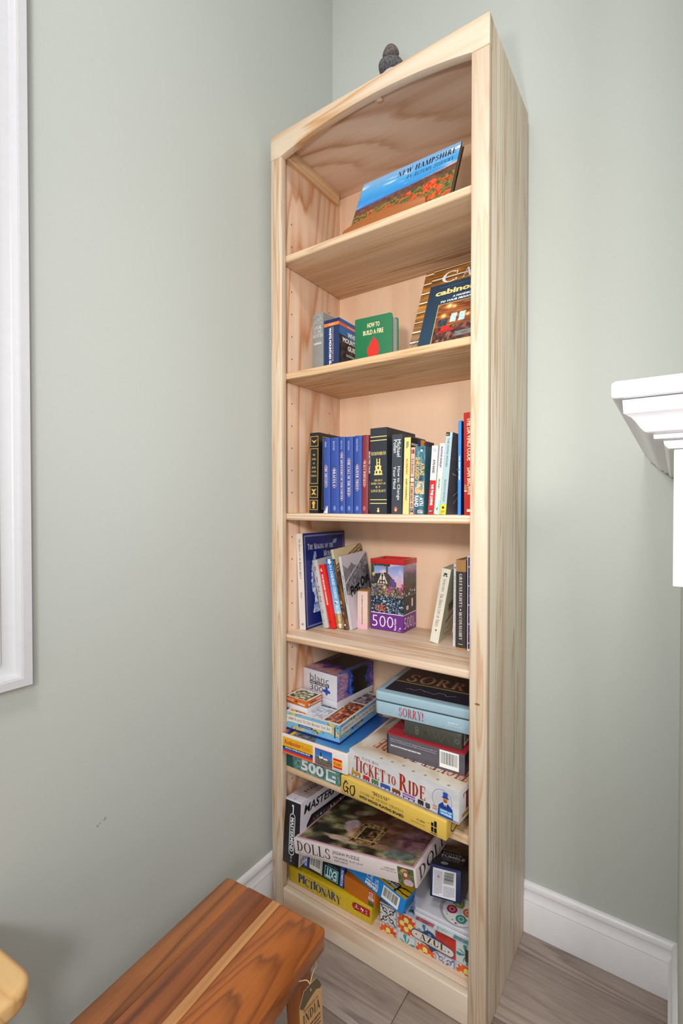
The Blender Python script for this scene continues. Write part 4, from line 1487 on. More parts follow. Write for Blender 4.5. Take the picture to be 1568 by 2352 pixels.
b = hardback('davinci', 'tallest red hardback with cream spine lettering, rightmost in the long row', g3, 'AE241E', 'E6DCC8', .25, .003)
b.text('F', 'THE DA VINCI CODE', .36, .53, .80, .945, 'F0DFC0', 'bold', -90).text('F', 'DAN BROWN', .36, .20, .80, .46, 'F0DFC0', 'bold', -90)
b.poly('F', [(.04, .235), (.30, .24), (.34, .27), (.26, .295), (.04, .30)], 'A8784C').rect('F', .04, .228, .30, .238, 'E8E0D4', 4).rect('F', .3, .03, .7, .055, 'E8D8C4').finish()

# ---------------------------------------------------------------- fourth shelf
g4 = 'books on the fourth shelf'


def a_mtn_figure(U, V):
    c = np.broadcast_to(hx('16246E'), U.shape + (3,)).copy()
    cx_ = .24 + .03 * np.sin(V * 9)
    w_ = np.where(V > .6, .028 + .14 * (.80 - V).clip(0, 1) * .8, .055 - .10 * np.abs(V - .45))
    w_ = np.where(V < .38, .03 + .45 * (.30 - V).clip(0, 1), w_)
    k = (abs(U - cx_) < w_ + .02 * (fbm(U * 30, V * 30, 3) - .5)) & (V > .155) & (V < .80)
    return np.where(k[..., None], ramp(fbm(U * 34, V * 40, 7, 4), [(0, '2A3A8A'), (.4, '8A98CC'), (.65, 'E4E8F4'), (1, 'FFFFFF')]), c)


b = paperback('mind', 'tall navy paperback with a white spine, leaning against the left side of the fourth shelf', g4, '16246E')
b.rect('F', 0, 0, 1, 1, 'DFD9D2').text('F', 'The Making of the Modern Mind I', .30, .53, .62, .942, '2E2E44', 'serif', -90).text('F', 'Brody', .34, .32, .60, .386, '2E2E44', 'serif', -90)
b.disc('F', .47, .458, .0007, '2E2E44').poly('F', [(.25, .075), (.4, .05), (.5, .075), (.6, .05), (.75, .08), (.6, .04), (.5, .055), (.4, .04)], '26306E', 3)
b.art('R', .0, 0, 1, 1, a_mtn_figure, 90, 130).frame('R', .03, .02, .97, .975, .0009, 'C8D0EC', 4).frame('R', .045, .03, .955, .965, .0005, 'C8D0EC', 4)
b.text('R', 'The Making of the', .10, .825, .70, .885, 'ECEEF8', 'serif').text('R', 'Modern Mind', .46, .735, .94, .80, 'ECEEF8', 'serif')
b.poly('R', [(.69, .865), (.70, .90), (.73, .915), (.80, .92), (.79, .89), (.77, .87)], '7E9FC0', 6).finish()

b = hardback('fizz', 'white-grey hardback with four large red letters stacked on the spine', g4, 'C4C5C2', 'E2DCCC')
for s_, v0, v1 in (('F', .83, .905), ('I', .68, .755), ('Z', .54, .615), ('Z', .39, .467)):
    b.text('F', s_, .28 if s_ != 'I' else .42, v0, .72 if s_ != 'I' else .56, v1, 'C8323C', 'sans')
b.text('F', 'Olly', .34, .255, .66, .275, '5A5A5A', 'sans').text('F', 'Smith', .30, .225, .72, .245, '5A5A5A', 'sans').disc('F', .5, .11, .0018, '6A6A6A', 3, 12, ring=.0005).finish()
b = hardback('drunken', 'small bright red hardback with white spine lettering, leaning left', g4, 'E0201A', 'E6DCC8', .35)
b.text('F', 'THE DRUNKEN COOKBOOK', .40, .363, .66, .856, 'FBF0EE', 'heavy', -90).poly('F', [(.35, .90), (.45, .94), (.6, .95), (.55, .92), (.68, .905), (.55, .89), (.5, .905)], 'FBF0EE')
b.disc('F', .48, .10, .0030, '8A1410', 3, 12).finish()


def a_country(U, V):
    n = fbm(U * 4, V * 14, 3)
    return np.where((V < .21)[..., None], ramp(fbm(U * 12, V * 60, 5), [(0, '8A6A30'), (1, 'C8A860')]), ramp(V + .15 * (n - .5), [(0, 'BFE0F2'), (.35, '86C4EC'), (.6, '4AA0E0'), (1, '1E7ED0')]))


b = paperback('country', 'sky blue paperback fading to sandy brown, white arrows at both ends of the spine', g4, '2A88D2')
b.art('F', 0, 0, 1, 1, a_country, 12, 60).text('F', 'IN A SUNBURNED COUNTRY', .34, .425, .78, .905, 'F4F8FC', 'bold', -90).text('F', 'BILL BRYSON', .36, .095, .74, .333, 'F4F8FC', 'bold', -90)
b.rect('F', .3, .36, .75, .395, 'EEF2F8', 4).rect('F', .3, .36, .5, .38, '2A4AA0', 5)
b.poly('F', [(.3, .995), (.7, .995), (.7, .955), (.86, .955), (.5, .915), (.14, .955), (.3, .955)], 'F6F6F6', 4).poly('F', [(.35, .01), (.65, .01), (.65, .045), (.85, .045), (.5, .085), (.15, .045), (.35, .045)], 'F6F6F6', 4).finish()


def a_sepia(U, V):
    n = fbm(U * 8, V * 10, 3, 4)
    c = ramp(n, [(0, '2A1810'), (.45, '5A3A20'), (.7, '8A683C'), (1, 'BFA070')])
    top = ramp(fbm(U * 2, V * 2, 9), [(0, 'C8B88C'), (1, 'D8CCA8')])
    e = .80 + .22 * U
    c = np.where((V > e)[..., None], top, c)
    k = (abs(V - e + .03) < .012) | (abs(V - e + .07) < .008)
    return np.where(k[..., None], hx('D0B080') * (.7 + .3 * (np.sin(U * 160) > 0))[..., None], c)


def a_crowd(U, V):
    return ramp(fbm(U * 3, V * 34, 13, 4), [(0, '1A100C'), (.4, '4A2A1A'), (.6, '7A5030'), (.8, 'B08850'), (1, 'E0C890')])


b = paperback('brown', 'tall sepia-brown illustrated paperback standing behind the white mountain book', g4, '4A2E1C')
b.art('F', 0, 0, 1, .88, a_crowd, 8, 90).rect('F', 0, .88, 1, 1, 'CFC6A8').art('R', 0, 0, 1, 1, a_sepia, 70, 90)
b.text('F', 'B', .22, .315, .85, .36, 'E6C48A', 'serif').disc('F', .5, .06, .0028, 'EDEDED', 3).rect('F', .2, .62, .8, .87, '3A1410', 3).text('F', 'OLD MOUNTAIN DAYS', .3, .63, .7, .86, 'C8A070', 'bold', -90).finish()


def a_firstout(U, V):
    f = ramp(fbm(U * 26, V * 30, 4, 3), [(0, '3A3840'), (.5, '7E7C86'), (1, 'C4C2CC')])
    sky = hx('C9C6D2')
    hill = ramp(fbm(U * 10, V * 12, 14, 3), [(0, '6A6870'), (1, 'A4A2AA')])
    ridge = .90 - .06 * np.abs(np.sin(U * 9)) - .02 * fbm(U * 20, V * 0, 5)
    c = np.where((V > ridge)[..., None], sky, hill)
    slope = .62 + .38 * U
    c = np.where((V < slope)[..., None], f, c)
    c = np.where((abs(V - slope) < .008)[..., None], hx('E0DEE6'), c)
    c = mixm(c, hx('38343C'), np.clip((U - .75) * 3, 0, .7) * (V < .8) * (V > .45))
    return np.where((V < .44 + .05 * fbm(U * 18, V * 0, 6))[..., None], hx('CCC4CC'), c)


_P0 = Item.P


b = paperback('firstout', 'thin white paperback with a grey snowy mountain photo and slanting black title', g4, 'D0D2D8')
b.art('R', 0, 0, 1, 1, a_firstout, 70, 110).text('F', 'FIRST OUT - JOURNEYS AWAY', .3, .34, .7, .74, '3A3A40', 'bold', -90)
n0 = len(b.let.v)
b.text('R', 'First Out', .16, .42, .95, .56, '0C0C0E', 'heavy')
for i in range(n0, len(b.let.v)):
    x_, y_, z_ = b.let.v[i]
    b.let.v[i] = (x_, y_, z_ + (y_ / b.d - .16) * .19 * b.h)
b.text('R', 'My Mountains', .38, .34, .98, .375, '2A2A30', 'bold', shear=.05).text('R', 'My Stories', .38, .29, .86, .325, '2A2A30', 'bold', shear=.05).text('R', 'Johnson', .46, .08, .85, .14, '2A2A30', 'sans', shear=.1).finish(pic='cover_photo')

b = Item('card_box', 'small pale pink card box with a thumb notch, before the grey mountain book', 'box', 'boxes on the fourth shelf', D_['pink'])
w, d, h = b.w, b.d, b.h
b.part('sleeve', 0, 0, 0, w, d, h - .0015, paint('E2C6B8', .5, 'box_card'), .0006)
b.part('top_flap', 0, 0, h - .0014, w, d, h, paint('CF9558', .5, 'box_card'), .0003)
b.rect('F', 0, 0, 1, .14, 'E6B4C4').poly('F', [(0, .14), (.35, .14), (0, .32)], 'E6B4C4').text('F', 'EAT DRINKING A WINE BOARD DECORATION', .42, .12, .52, .88, '4A3A38', 'bold', -90)
b.disc('R', .12, .42, .0075, 'C8A090', 3, 18, ring=.0012).rect('R', .0, .0, .35, 1, 'E0B8A8', 2).rect('R', .35, 0, 1, 1, 'D8C8C4', 2).line('R', [(.35, .0), (.35, 1)], .0006, '8A6A60', 3).finish()


def a_cottage(U, V):
    sky = ramp(V, [(0, 'D8A0B0'), (.55, 'D8A0B4'), (.72, 'C8B4D4'), (.85, '9AA8DC'), (1, '7A8AC0')])
    sky = mixm(sky, hx('F0E0E0'), np.clip((fbm(U * 5, V * 6, 3) - .5) * 3, 0, .7))
    c = sky
    n = fbm(U * 40, V * 46, 5, 4)
    roof = (abs(U - .36) < (.86 - V) * .62) & (V > .60) & (V < .90)
    c = np.where(((U < .52) & (V > .58) & (V < .78 + .1 * U))[..., None], ramp(n, [(0, '1E1A20'), (1, '4A3E40')]), c)
    c = np.where(((U > .42) & (U < .78) & (V < .80 - .75 * (U - .55).clip(0, 1)) & (V > .55))[..., None], ramp(n, [(0, '2E2428'), (1, '6A5450')]), c)
    c = np.where(roof[..., None], hx('E4DCD0'), c)
    inner = (abs(U - .36) < (.83 - V) * .56) & (V > .60)
    st_ = (np.sin(U * 75) > .35) | (np.sin(V * 60) > .75)
    c = np.where((inner & st_)[..., None], hx('3A302C'), c)
    k = (abs(U - .50) < .03) & (V > .78) & (V < .97)
    c = np.where(k[..., None], hx('5A4038'), c)
    leaf = ramp(n, [(0, '101418'), (.5, '26382C'), (.75, '4E6A50'), (1, '8AA080')])
    c = np.where(((V > .93 + .05 * n) & (U < .6) | (U < .10) & (V > .4))[..., None], leaf, c)
    g_ = ramp(n, [(0, '14141A'), (.35, '3A3830'), (.55, '8A7A62'), (.8, 'C8C0A8'), (1, 'F0ECE0')])
    c = np.where((V < .58 - .04 * U)[..., None], g_, c)
    m1 = fbm(U * 12, V * 14, 15, 3)
    c = mixm(c, ramp(n, [(0, '3A1A30'), (.5, 'B84A78'), (1, 'F0A0B0')]), np.clip((m1 - .48) * 8, 0, 1) * ((V < .62) & (V > .40) & (U > .45)))
    c = mixm(c, hx('6A4AA8'), np.clip((fbm(U * 14, V * 12, 25) - .5) * 6, 0, .8) * ((V < .70) & (V > .50) & ((U < .16) | (U > .55) & (U < .8))))
    low = V < .34
    c = np.where(low[..., None], ramp(fbm(U * 40, V * 44, 35, 4), [(0, '0A0E18'), (.5, '1E2838'), (.62, '5A7AA0'), (.75, 'DDE8F6'), (1, 'FFFFFF')]), c)
    c = np.where(((V < .16) & (V > .03) & (U > .14) & (U < .46) & (fbm(U * 60, V * 40, 45) > .50))[..., None], hx('C85A30'), c)
    c = mixm(c, hx('FFD890'), np.exp(-((U - .42) ** 2 + (V - .52) ** 2) / .0016) + np.exp(-((U - .08) ** 2 + (V - .78) ** 2) / .0016))
    return np.where(((abs(U - .15) < .02) & (V > .41) & (V < .48))[..., None], hx('2A4AC0'), c)


def a_cottage_r(U, V):
    n = fbm(U * 14, V * 26, 6, 3)
    c = ramp(V + .2 * (n - .5), [(0, '1A2040'), (.25, '12141C'), (.5, '1E2E22'), (.62, '3E5A48'), (.75, '5A4A60'), (.88, '9A86A8'), (1, 'C0A8C0')])
    c = mixm(c, hx('D8E4F4'), np.clip((fbm(U * 20, V * 34, 8) - .58) * 8, 0, 1) * ((V > .35) & (V < .5)))
    c = mixm(c, hx('A83028'), np.clip((fbm(U * 20, V * 30, 18) - .58) * 8, 0, 1) * ((V > .45) & (V < .6)))
    return np.where((((abs(U - .68) < .06) & (V > .12) & (V < .28)) | ((abs(U - .30) < .08) & (V > .08) & (V < .16)))[..., None], hx('D8DCE8'), c)


b = Item('puzzle_box', 'upright jigsaw box with a cottage picture, purple 500 band and red plastic lid', 'box', 'boxes on the fourth shelf', D_['puzzle'])
w, d, h = b.w, b.d, b.h
b.part('carton', 0, 0, 0, w, d, h - .012, paint('2A2430', .35, 'box_card'), .0008)
m_ = MB()
o_, t_, zt_, zl = .0015, .009, h, h - .014
X = [(-o_, -o_, w + o_, d + o_), (t_, t_, w - t_, d - t_)]
vs = []
for z_, q in ((zl, X[0]), (zt_, X[0]), (zt_, X[1]), (zt_ - .009, X[1])):
    vs += [(q[0], q[1], z_), (q[2], q[1], z_), (q[2], q[3], z_), (q[0], q[3], z_)]
fs = [(r_ * 4 + i, r_ * 4 + (i + 1) % 4, r_ * 4 + 4 + (i + 1) % 4, r_ * 4 + 4 + i) for r_ in range(3) for i in range(4)] + [(12, 13, 14, 15), (0, 1, 2, 3)]
m_.add(vs, fs)
m_.obj('lid', paint('C4141C', .25, 'red_plastic'), b.root, bevel=.0008)
for f_ in 'FR':
    b.rect(f_, .0, .005, 1, .235, '6C2C8C', 2).rect(f_, 0, .235, 1, .245, 'EDE4F0', 3)
b.art('F', 0, .245, 1, .935, a_cottage, 110, 120).art('R', 0, .245, 1, .935, a_cottage_r, 60, 110)
b.text('F', '500', .04, .045, .70, .205, 'F2E8F4', 'light').text('F', 'Piece Puzzle', .72, .02, .785, .185, 'F2E8F4', 'bold', 90).poly('F', [(.86, .055), (.89, .04), (.93, .06), (.90, .075), (.89, .055)], 'F2E8F4', 3)
b.small_print('F', .83, .018, .95, .03, 1, 'E0D0E8')
b.text('R', '500', .05, .045, .68, .20, 'F2E8F4', 'light').text('R', 'Piece Puzzle', .74, .03, .80, .185, 'F2E8F4', 'bold', 90).poly('R', [(.86, .055), (.89, .04), (.93, .06), (.90, .075), (.89, .055)], 'F2E8F4', 3)
b.finish()


def a_treecover(U, V):
    c = ramp(fbm(U * 3, V * 3, 3), [(0, 'C9C8AE'), (1, 'D6D4BE')])
    n = fbm(U * 24, V * 28, 7, 3)
    k = ((U - .55) ** 2 / .05 + (V - .47) ** 2 / .006 < 1.0 + (n - .5) * 2) | ((U - .95) ** 2 / .03 + (V - .60) ** 2 / .02 < 1.0 + (n - .5) * 2)
    c = np.where(k[..., None], ramp(n, [(0, '1E241C'), (1, '5A6448')]), c)
    k = (abs(U - .50 - .1 * (V - .3)) < .02) & (V > .28) & (V < .46) | (abs(V - .28 - .18 * (U - .5)) < .012 + .01 * n) & (U > .3)
    return np.where(k[..., None], hx('2A2620'), c)


b = hardback('trees', 'cream hardback with brown spine lettering and a tree drawing, leaning right', g4, 'DDDBCC', 'DCD2B4', .5)
b.text('F', 'WOHLLEBEN', .38, .695, .62, .86, '5E574A', 'serif', -90).text('F', 'The Hidden Life of Trees', .30, .22, .68, .665, '7E3A2C', 'serif', -90)
b.disc('F', .5, .93, .0050, '2E3228', 3, 9, ry=.0030).disc('F', .35, .905, .0022, '2E3228', 3, 7).disc('F', .65, .905, .0022, '2E3228', 3, 7).poly('F', [(.42, .17), (.5, .19), (.6, .17), (.5, .15)], '4A463C', 3)
b.art('R', .03, 0, 1, 1, a_treecover, 60, 80).text('R', 'What They Feel', .55, .19, .99, .215, '2E2A24', 'serif').text('R', 'How They Communicate', .45, .14, .99, .165, '2E2A24', 'serif').text('R', 'Discoveries from a Secret World', .3, .07, .98, .09, '4A463C', 'serif').finish()
b = paperback('peace', 'very thin white paperback between the leaning cream book and the dark brown one', g4, 'D6D8DC')
b.text('F', 'PEACE IS EVERY STEP', .3, .28, .72, .85, '8A94B0', 'serif', -90).text('F', 'Thich Nhat Hanh', .3, .08, .7, .25, '7A86A8', 'serif', -90).disc('F', .5, .95, .0016, '2A2A2A').finish()
b = hardback('green', 'dark charcoal hardback with a tan band round its head and white spine capitals', g4, 'B3844E', 'E6DFCE', .4, .0018)
b.rect('F', 0, .022, 1, .868, '3A3537').rect('R', 0, .022, .05, .868, '3A3537')
b.text('F', 'GREENLIGHTS', .36, .475, .66, .845, 'EDE8E4', 'serifb', -90).rect('F', .46, .435, .56, .455, 'EDE8E4', 5).text('F', 'McCONAUGHEY', .36, .109, .66, .42, 'EDE8E4', 'serifb', -90).text('F', 'Crown', .28, .055, .72, .070, 'EDE8E4', 'serifb').finish()
b = paperback('sliver', 'white and navy patterned paperback half hidden by the right stile on the fourth shelf', g4, 'E0DCE0')
b.rect('F', .18, .02, 1, .98, '26307A')
for k_ in range(9):
    b.disc('F', .35 + .2 * (k_ % 2), .08 + .1 * k_, .0016, 'D8D8E8', 3, 8)
b.finish()

# ---------------------------------------------------------------- fifth shelf: boxes
g5 = 'game and puzzle boxes on the fifth shelf'


def a_teal(U, V):
    n = fbm(U * 16, V * 4, 3, 4)
    c = ramp(n, [(0, '2E4E4A'), (.4, '4E7A72'), (.65, '6E9A92'), (1, '9ABCB4')])
    k = np.abs(fbm(U * 12 + 5, V * 3, 13, 3) - .5) < .018
    c = np.where(k[..., None], hx('1E3A38'), c)
    return np.where((U < .14)[..., None], hx('1E4E4C'), c)


b = Item('puzzle_box', 'flat teal jigsaw box lettered 500, lowest at the left of the fifth shelf', 'box', g5, D_['teal']).lidbox('54807A', None, 1)
b.art('F', 0, 0, 1, 1, a_teal, 120, 30).text('F', '500', .30, .14, .72, .97, 'E0E4E4', 'heavy')
b.rect('F', .76, .10, .93, .97, 'E0E4E4', 3).rect('F', .795, .30, .93, .86, '5E8E88', 4).rect('F', .87, .45, .93, .62, 'E0E4E4', 5).finish()

b = Item('game_box', 'yellow flat game box lettered GO, jutting out under the white train game', 'box', g5, D_['go']).lidbox('DDB955', None, 1, bevel=.003)
BK = '17130E'
for f_, u0, u1 in (('F', .025, .158), ('R', .06, .42)):
    du = u1 - u0
    for q, t_ in (([(.30, .92), (.08, .62), (.05, .30), (.14, .10), (.42, .22)], .0030), ([(.12, .88), (.40, .80), (.36, .68)], .0022), ([(.22, .48), (.46, .44), (.36, .30), (.42, .06)], .0034),
                  ([(.66, .70), (.58, .40), (.66, .08), (.86, .06)], .0030), ([(.64, .68), (.84, .74), (.95, .80)], .0020), ([(.90, .78), (.97, .50), (.92, .22), (.82, .08)], .0036)):
        b.line(f_, [(u0 + du * a_, .08 + .80 * c_) for a_, c_ in q], t_, BK)
b.text('F', '"DELUXE"', .335, .70, .50, .875, BK, 'serifb').text('F', 'A GAME OF ANCIENT STRATEGY', .21, .46, .635, .60, '5A4A20', 'serif').text('F', 'WITH WOOD PLAYING BOARD', .20, .20, .635, .36, BK, 'heavy')
b.text('F', 'H-2800', .752, .42, .822, .53, '4A3A14', 'sans').text('F', 'YASUTOMO & CO INC', .70, .26, .824, .32, '6A5624', 'sans')
for q in ((.875, .48, .895, .66), (.900, .48, .922, .78), (.875, .20, .895, .44), (.900, .20, .922, .44)):
    b.rect('F', *q, BK)
b.text('F', 'HANSEN', .872, .11, .926, .17, BK, 'heavy').text('F', 'SINCE', .840, .52, .868, .56, '6A5624', 'sans').finish(flat='brush_lettering')


def a_koda(U, V):
    sky = ramp(V + .2 * fbm(U * 4, V * 5, 3), [(0, '5E9CCC'), (.4, '2E6EB0'), (1, '12488E')])
    g_ = ramp(fbm(U * 30, V * 20, 5, 3), [(0, '2A2C30'), (.5, '5E6268'), (1, 'A8A8A4')])
    c = np.where((U < .52 - .6 * V)[..., None], g_, sky)
    c = np.where((U < .16)[..., None], hx('E0A81C'), c)
    c = np.where((U < .10)[..., None], hx('22222A'), c)
    c = np.where((U < .065)[..., None], hx('2A4AB0'), c)
    c = np.where((U < .035)[..., None], hx('E0501C'), c)
    return c


def a_light(U, V):
    c = ramp(V, [(0, '4A4A44'), (.3, '7A786C'), (.46, '6E7060'), (.48, '3A8AD0'), (1, '1E68B8')])
    c = np.where((V < .46)[..., None], ramp(fbm(U * 20, V * 20, 4, 3), [(0, '2E2E2A'), (1, '9A9686')]), c)
    k = ((abs(U - .35) < .11) & (V > .42) & (V < .58)) | ((abs(U - .62) < .13) & (V > .40) & (V < .50))
    c = np.where(k[..., None], hx('F0ECE8'), c)
    c = np.where(((abs(U - .34) < .045) & (V > .55) & (V < .82))[..., None], hx('2A2A34'), c)
    return np.where(((abs(U - .62) < .14) & (V > .50) & (V < .55))[..., None], hx('C84A30'), c)


b = Item('puzzle_box', 'white jigsaw box with yellow, red and blue stripes and a lighthouse picture on its end', 'box', g5, D_['koda']).lidbox('E2DFDA', None, 1, bevel=.0015)
b.rect('F', .022, .39, .497, .86, 'E6AC14').rect('F', .022, .275, .497, .39, '1E1A18').rect('F', .022, .195, .497, .275, '2450B4').rect('F', .022, .12, .497, .195, 'D2201C').rect('F', .022, .03, .497, .12, 'F0641C')
b.text('F', 'Kodacolor', .055, .52, .315, .74, 'C8241C', 'bold').text('F', 'Puzzle', .330, .50, .46, .70, 'D8541C', 'light').text('F', '500 FULLY INTERLOCKING PIECES', .06, .295, .455, .365, 'F0F0F0', 'heavy')
b.rect('F', .53, .04, .785, .83, 'D0202A', 2).art('F', .537, .07, .778, .80, a_light, 50, 40, 3)
b.rect('F', .80, .16, .925, .62, 'E0241C', 3).rect('F', .803, .25, .922, .52, 'F0B018', 4).text('F', 'Kodak', .812, .30, .912, .47, 'C8201A', 'bold').small_print('F', .80, .04, .92, .12, 3, 'A8A4A0', 4)
b.art('T', .015, .02, .975, .98, a_koda, 90, 80).frame('T', .005, .01, .985, .99, .0012, 'C8202C', 4).finish()


def a_map(seed):
    def f(U, V):
        c = ramp(fbm(U * 5, V * 2, seed), [(0, '86BCDC'), (1, '6AA6CE')])
        n = fbm(U * 7, V * 2.4, seed + 4, 4)
        c = np.where((n > .56)[..., None], ramp(fbm(U * 20, V * 8, seed + 9), [(0, '6E9A58'), (.5, 'C4C080'), (1, 'E0B890')]), c)
        return np.where((np.abs(n - .56) < .012)[..., None], hx('4A5A4A'), c)
    return f


def a_collage(U, V):
    c = np.broadcast_to(hx('E4DCD0'), U.shape + (3,)).copy()
    tiles = [(.03, .34, .04, .40, ('1E1A1A', 'A85A2C', 'E8C890')), (.37, .66, .04, .30, ('9AA4B8', 'C8D0DC', 'F2F2F0')), (.69, .97, .04, .62, ('3A2A1A', 'A03A20', 'E8B860')), (.03, .34, .43, .97, ('2A3A50', '6A90B0', 'D8C8A0')),
             (.37, .66, .33, .97, ('1E3A5A', '2A7A9A', 'E07A30')), (.69, .97, .65, .97, ('2A1E2A', '7A6270', 'C8B8B4'))]
    for i, (u0, u1, v0, v1, cs) in enumerate(tiles):
        k = (U > u0) & (U < u1) & (V > v0) & (V < v1)
        art = ramp((fbm(U * 30, V * 24, 11 + i * 7, 4) - .5) * 1.9 + .5, [(0, cs[0]), (.5, cs[1]), (1, cs[2])])
        c = np.where(k[..., None], art, c)
    return c


b = Item('puzzle_box', 'blue map-printed jigsaw box with white title labels, under the purple gemstone box', 'box', g5, D_['places']).lidbox('7FB4D4', '14307C', .85)
for f_, s_ in (('F', 3), ('R', 8)):
    b.art(f_, 0, .15, 1, 1, a_map(s_), 100, 30)
    b.rect(f_, .03, .50, .86, .84, 'E6DCD4', 3).rect(f_, .25, .36, .52, .48, '1E3C8A', 4).text(f_, '1,000 PIECE PUZZLE', .28, .39, .49, .44, 'DCE4F4', 'bold')
    b.rect(f_, .905, .30, .93, .86, '1E3C8A', 3)
b.text('F', '1,000 Places To See Before You Die', .05, .58, .84, .76, '26202A', 'serif').text('R', '1,000 Places To See Before You Die', .06, .58, .84, .76, '26202A', 'serif')
b.art('T', 0, 0, 1, 1, a_collage, 120, 130).finish()


def a_cardtop(U, V):
    c = ramp((fbm(U * 9, V * 9, 3, 4) - .5) * 1.7 + .5, [(0, '1E2A1A'), (.35, '5A4A38'), (.55, '8A9A70'), (.8, 'D8D8C8'), (1, 'FFFFFF')])
    return mixm(c, hx('EDEBE6'), (np.minimum(np.minimum(U, 1 - U), np.minimum(V, 1 - V)) < .07).astype(float))


b = Item('card_box', 'small white card box with an orange lid, at the far left on the map-printed box', 'box', g5, D_['cards']).lidbox('C9661C', 'E0DEE4', .54)
b.text('F', 'PUZZLE', .60, .58, .90, .74, 'F4EDE6', 'heavy').text('F', 'PLAYING CARDS', .06, .80, .40, .88, 'F4EDE6', 'bold').text('F', 'A 54 CARD PUZZLE', .06, .70, .38, .77, 'F4EDE6', 'bold').poly('F', [(.46, .78), (.5, .88), (.54, .78), (.5, .70)], '1A1210')
b.text('R', 'PLAYING CARDS', .22, .58, .94, .70, 'F4EDE6', 'heavy').text('R', 'POKER', .60, .80, .92, .91, 'F4EDE6', 'heavy').text('R', 'STANDARD', .2, .76, .55, .86, '5A2A10', 'bold').poly('R', [(.06, .66), (.12, .86), (.18, .66), (.12, .60)], 'F4EDE6')
b.art('T', .02, .02, .98, .98, a_cardtop, 50, 50).text('T', 'PLAYING CARDS', .55, .04, .97, .12, 'C9661C', 'heavy').finish()


def a_gem(seed, off):
    def f(U, V):
        n = fbm(U * 6 + off, V * 6, seed, 4)
        x = U + .25 * (n - .5)
        return ramp(x, [(0, '9A86B8'), (.18, 'B48AA8'), (.27, '8A6AA8'), (.30, '1E3A9A'), (.36, '4A7AD8'), (.42, '16225A'), (.47, '08080E'), (.78, '0A0A10'), (.82, '2A5AC8'), (.86, '3A2A70'), (.95, '7A68B8'), (1, '4A3A80')]) * (.65 + .7 * fbm(U * 24, V * 24, seed + 3, 3))[..., None]
    return f


def a_gemtop(U, V):
    n = fbm(U * 5, V * 5, 14, 4)
    c = ramp(V + .3 * (n - .5), [(0, 'A890B4'), (.12, 'C89A98'), (.25, 'A86A80'), (.30, '4A3A8A'), (.40, '1E1830'), (.60, '2A1C22'), (1, '3A2826')])
    e = U + .2 * (n - .5)
    c = mixm(c, hx('3A6AD0'), np.exp(-((e - .93) / .05) ** 2) * (V > .1))
    return c * (.8 + .4 * fbm(U * 20, V * 20, 7, 3))[..., None]


b = Item('puzzle_box', 'white-ended jigsaw box with purple and black gemstone sides, topmost at left of the fifth shelf', 'box', g5, D_['blanc']).lidbox('D9D7E2', 'D4D2DC', .78)
b.art('R', 0, .225, 1, 1, a_gem(4, 0), 90, 60).art('T', 0, 0, 1, 1, a_gemtop, 80, 90)
K = '141216'
b.text('F', 'blanc', .21, .665, .77, .875, K, 'light').rect('F', .20, .565, .77, .655, K, 2).text('F', 'FIND YOUR PIECE', .225, .585, .745, .635, 'E8E6EE', 'bold').text('F', '300', .21, .37, .60, .545, K, 'light')
b.poly('F', [(.64, .40), (.76, .40), (.76, .50), (.64, .50)], '2A4AA8').disc('F', .70, .525, .0045, '2A4AA8').disc('F', .63, .45, .0042, '2A4AA8').disc('F', .775, .44, .0042, '2A4AA8').disc('F', .70, .375, .0042, '2A4AA8')
b.text('T', 'CUCAO', .05, .55, .14, .95, 'C8C4C8', 'light', 90).finish()


def a_sepiamap(U, V):
    c = ramp((fbm(U * 4, V * 4, 5, 5) - .5) * 1.6 + .5, [(0, 'A8826A'), (.35, 'C8AE94'), (.6, 'D8CCBC'), (1, 'E6E0D8')])
    return mixm(c, hx('DAD8D6'), np.clip(1 - V / .10, 0, 1))


def a_ticket(U, V):
    c = ramp(fbm(U * 9, V * 5, 3, 4), [(0, 'BFBEC4'), (.5, 'D0CFD2'), (1, 'DEDCDC')])
    return np.where((V < .10)[..., None], ramp(fbm(U * 40, V * 5, 6), [(0, '7A7A84'), (1, 'A8A6B0')]), c)


b = Item('game_box', 'large white board game box with red title and a row of coloured train cars', 'box', g5, D_['ticket']).lidbox('D5D4D6', None, 1)
b.art('F', 0, 0, 1, 1, a_ticket, 90, 24).art('T', 0, 0, 1, 1, a_sepiamap, 80, 80)
RD, OG = '9E2A18', 'C98A50'
for dx, dv, cc, ly in ((.0022, -.010, OG, 4), (0, 0, RD, 5)):
    b.text('F', 'T', .055 + dx, .30 + dv, .105 + dx, .82 + dv, cc, 'serifb', 0, ly).text('F', 'ICKET', .112 + dx, .30 + dv, .362 + dx, .72 + dv, cc, 'serifb', 0, ly)
    b.text('F', 'TO', .385 + dx, .36 + dv, .462 + dx, .66 + dv, cc, 'serifb', 0, ly)
    b.text('F', 'R', .495 + dx, .30 + dv, .572 + dx, .85 + dv, cc, 'serifb', 0, ly).text('F', 'IDE', .580 + dx, .30 + dv, .725 + dx, .74 + dv, cc, 'serifb', 0, ly)
b.text('F', 'Alan R. Moon', .13, .80, .30, .90, '8A5A3A', 'serif', shear=.03)
for u0, u1, cc in ((.02, .12, 'B88A2A'), (.14, .212, 'B8262A'), (.228, .30, '4E7A4A'), (.315, .415, '2A52A8'), (.428, .51, '9A4A30'), (.525, .64, '8A5AA8'), (.66, .715, '2A2A30'), (.725, .77, '4A4A50')):
    b.poly('F', [(u0, .13), (u1, .13), (u1 - .004, .26), (u0 + .004, .26)], cc, 3)
    for uu in (u0 + .012, (u0 + u1) / 2, u1 - .012):
        b.disc('F', uu, .115, .0018, '26242A', 4, 10)
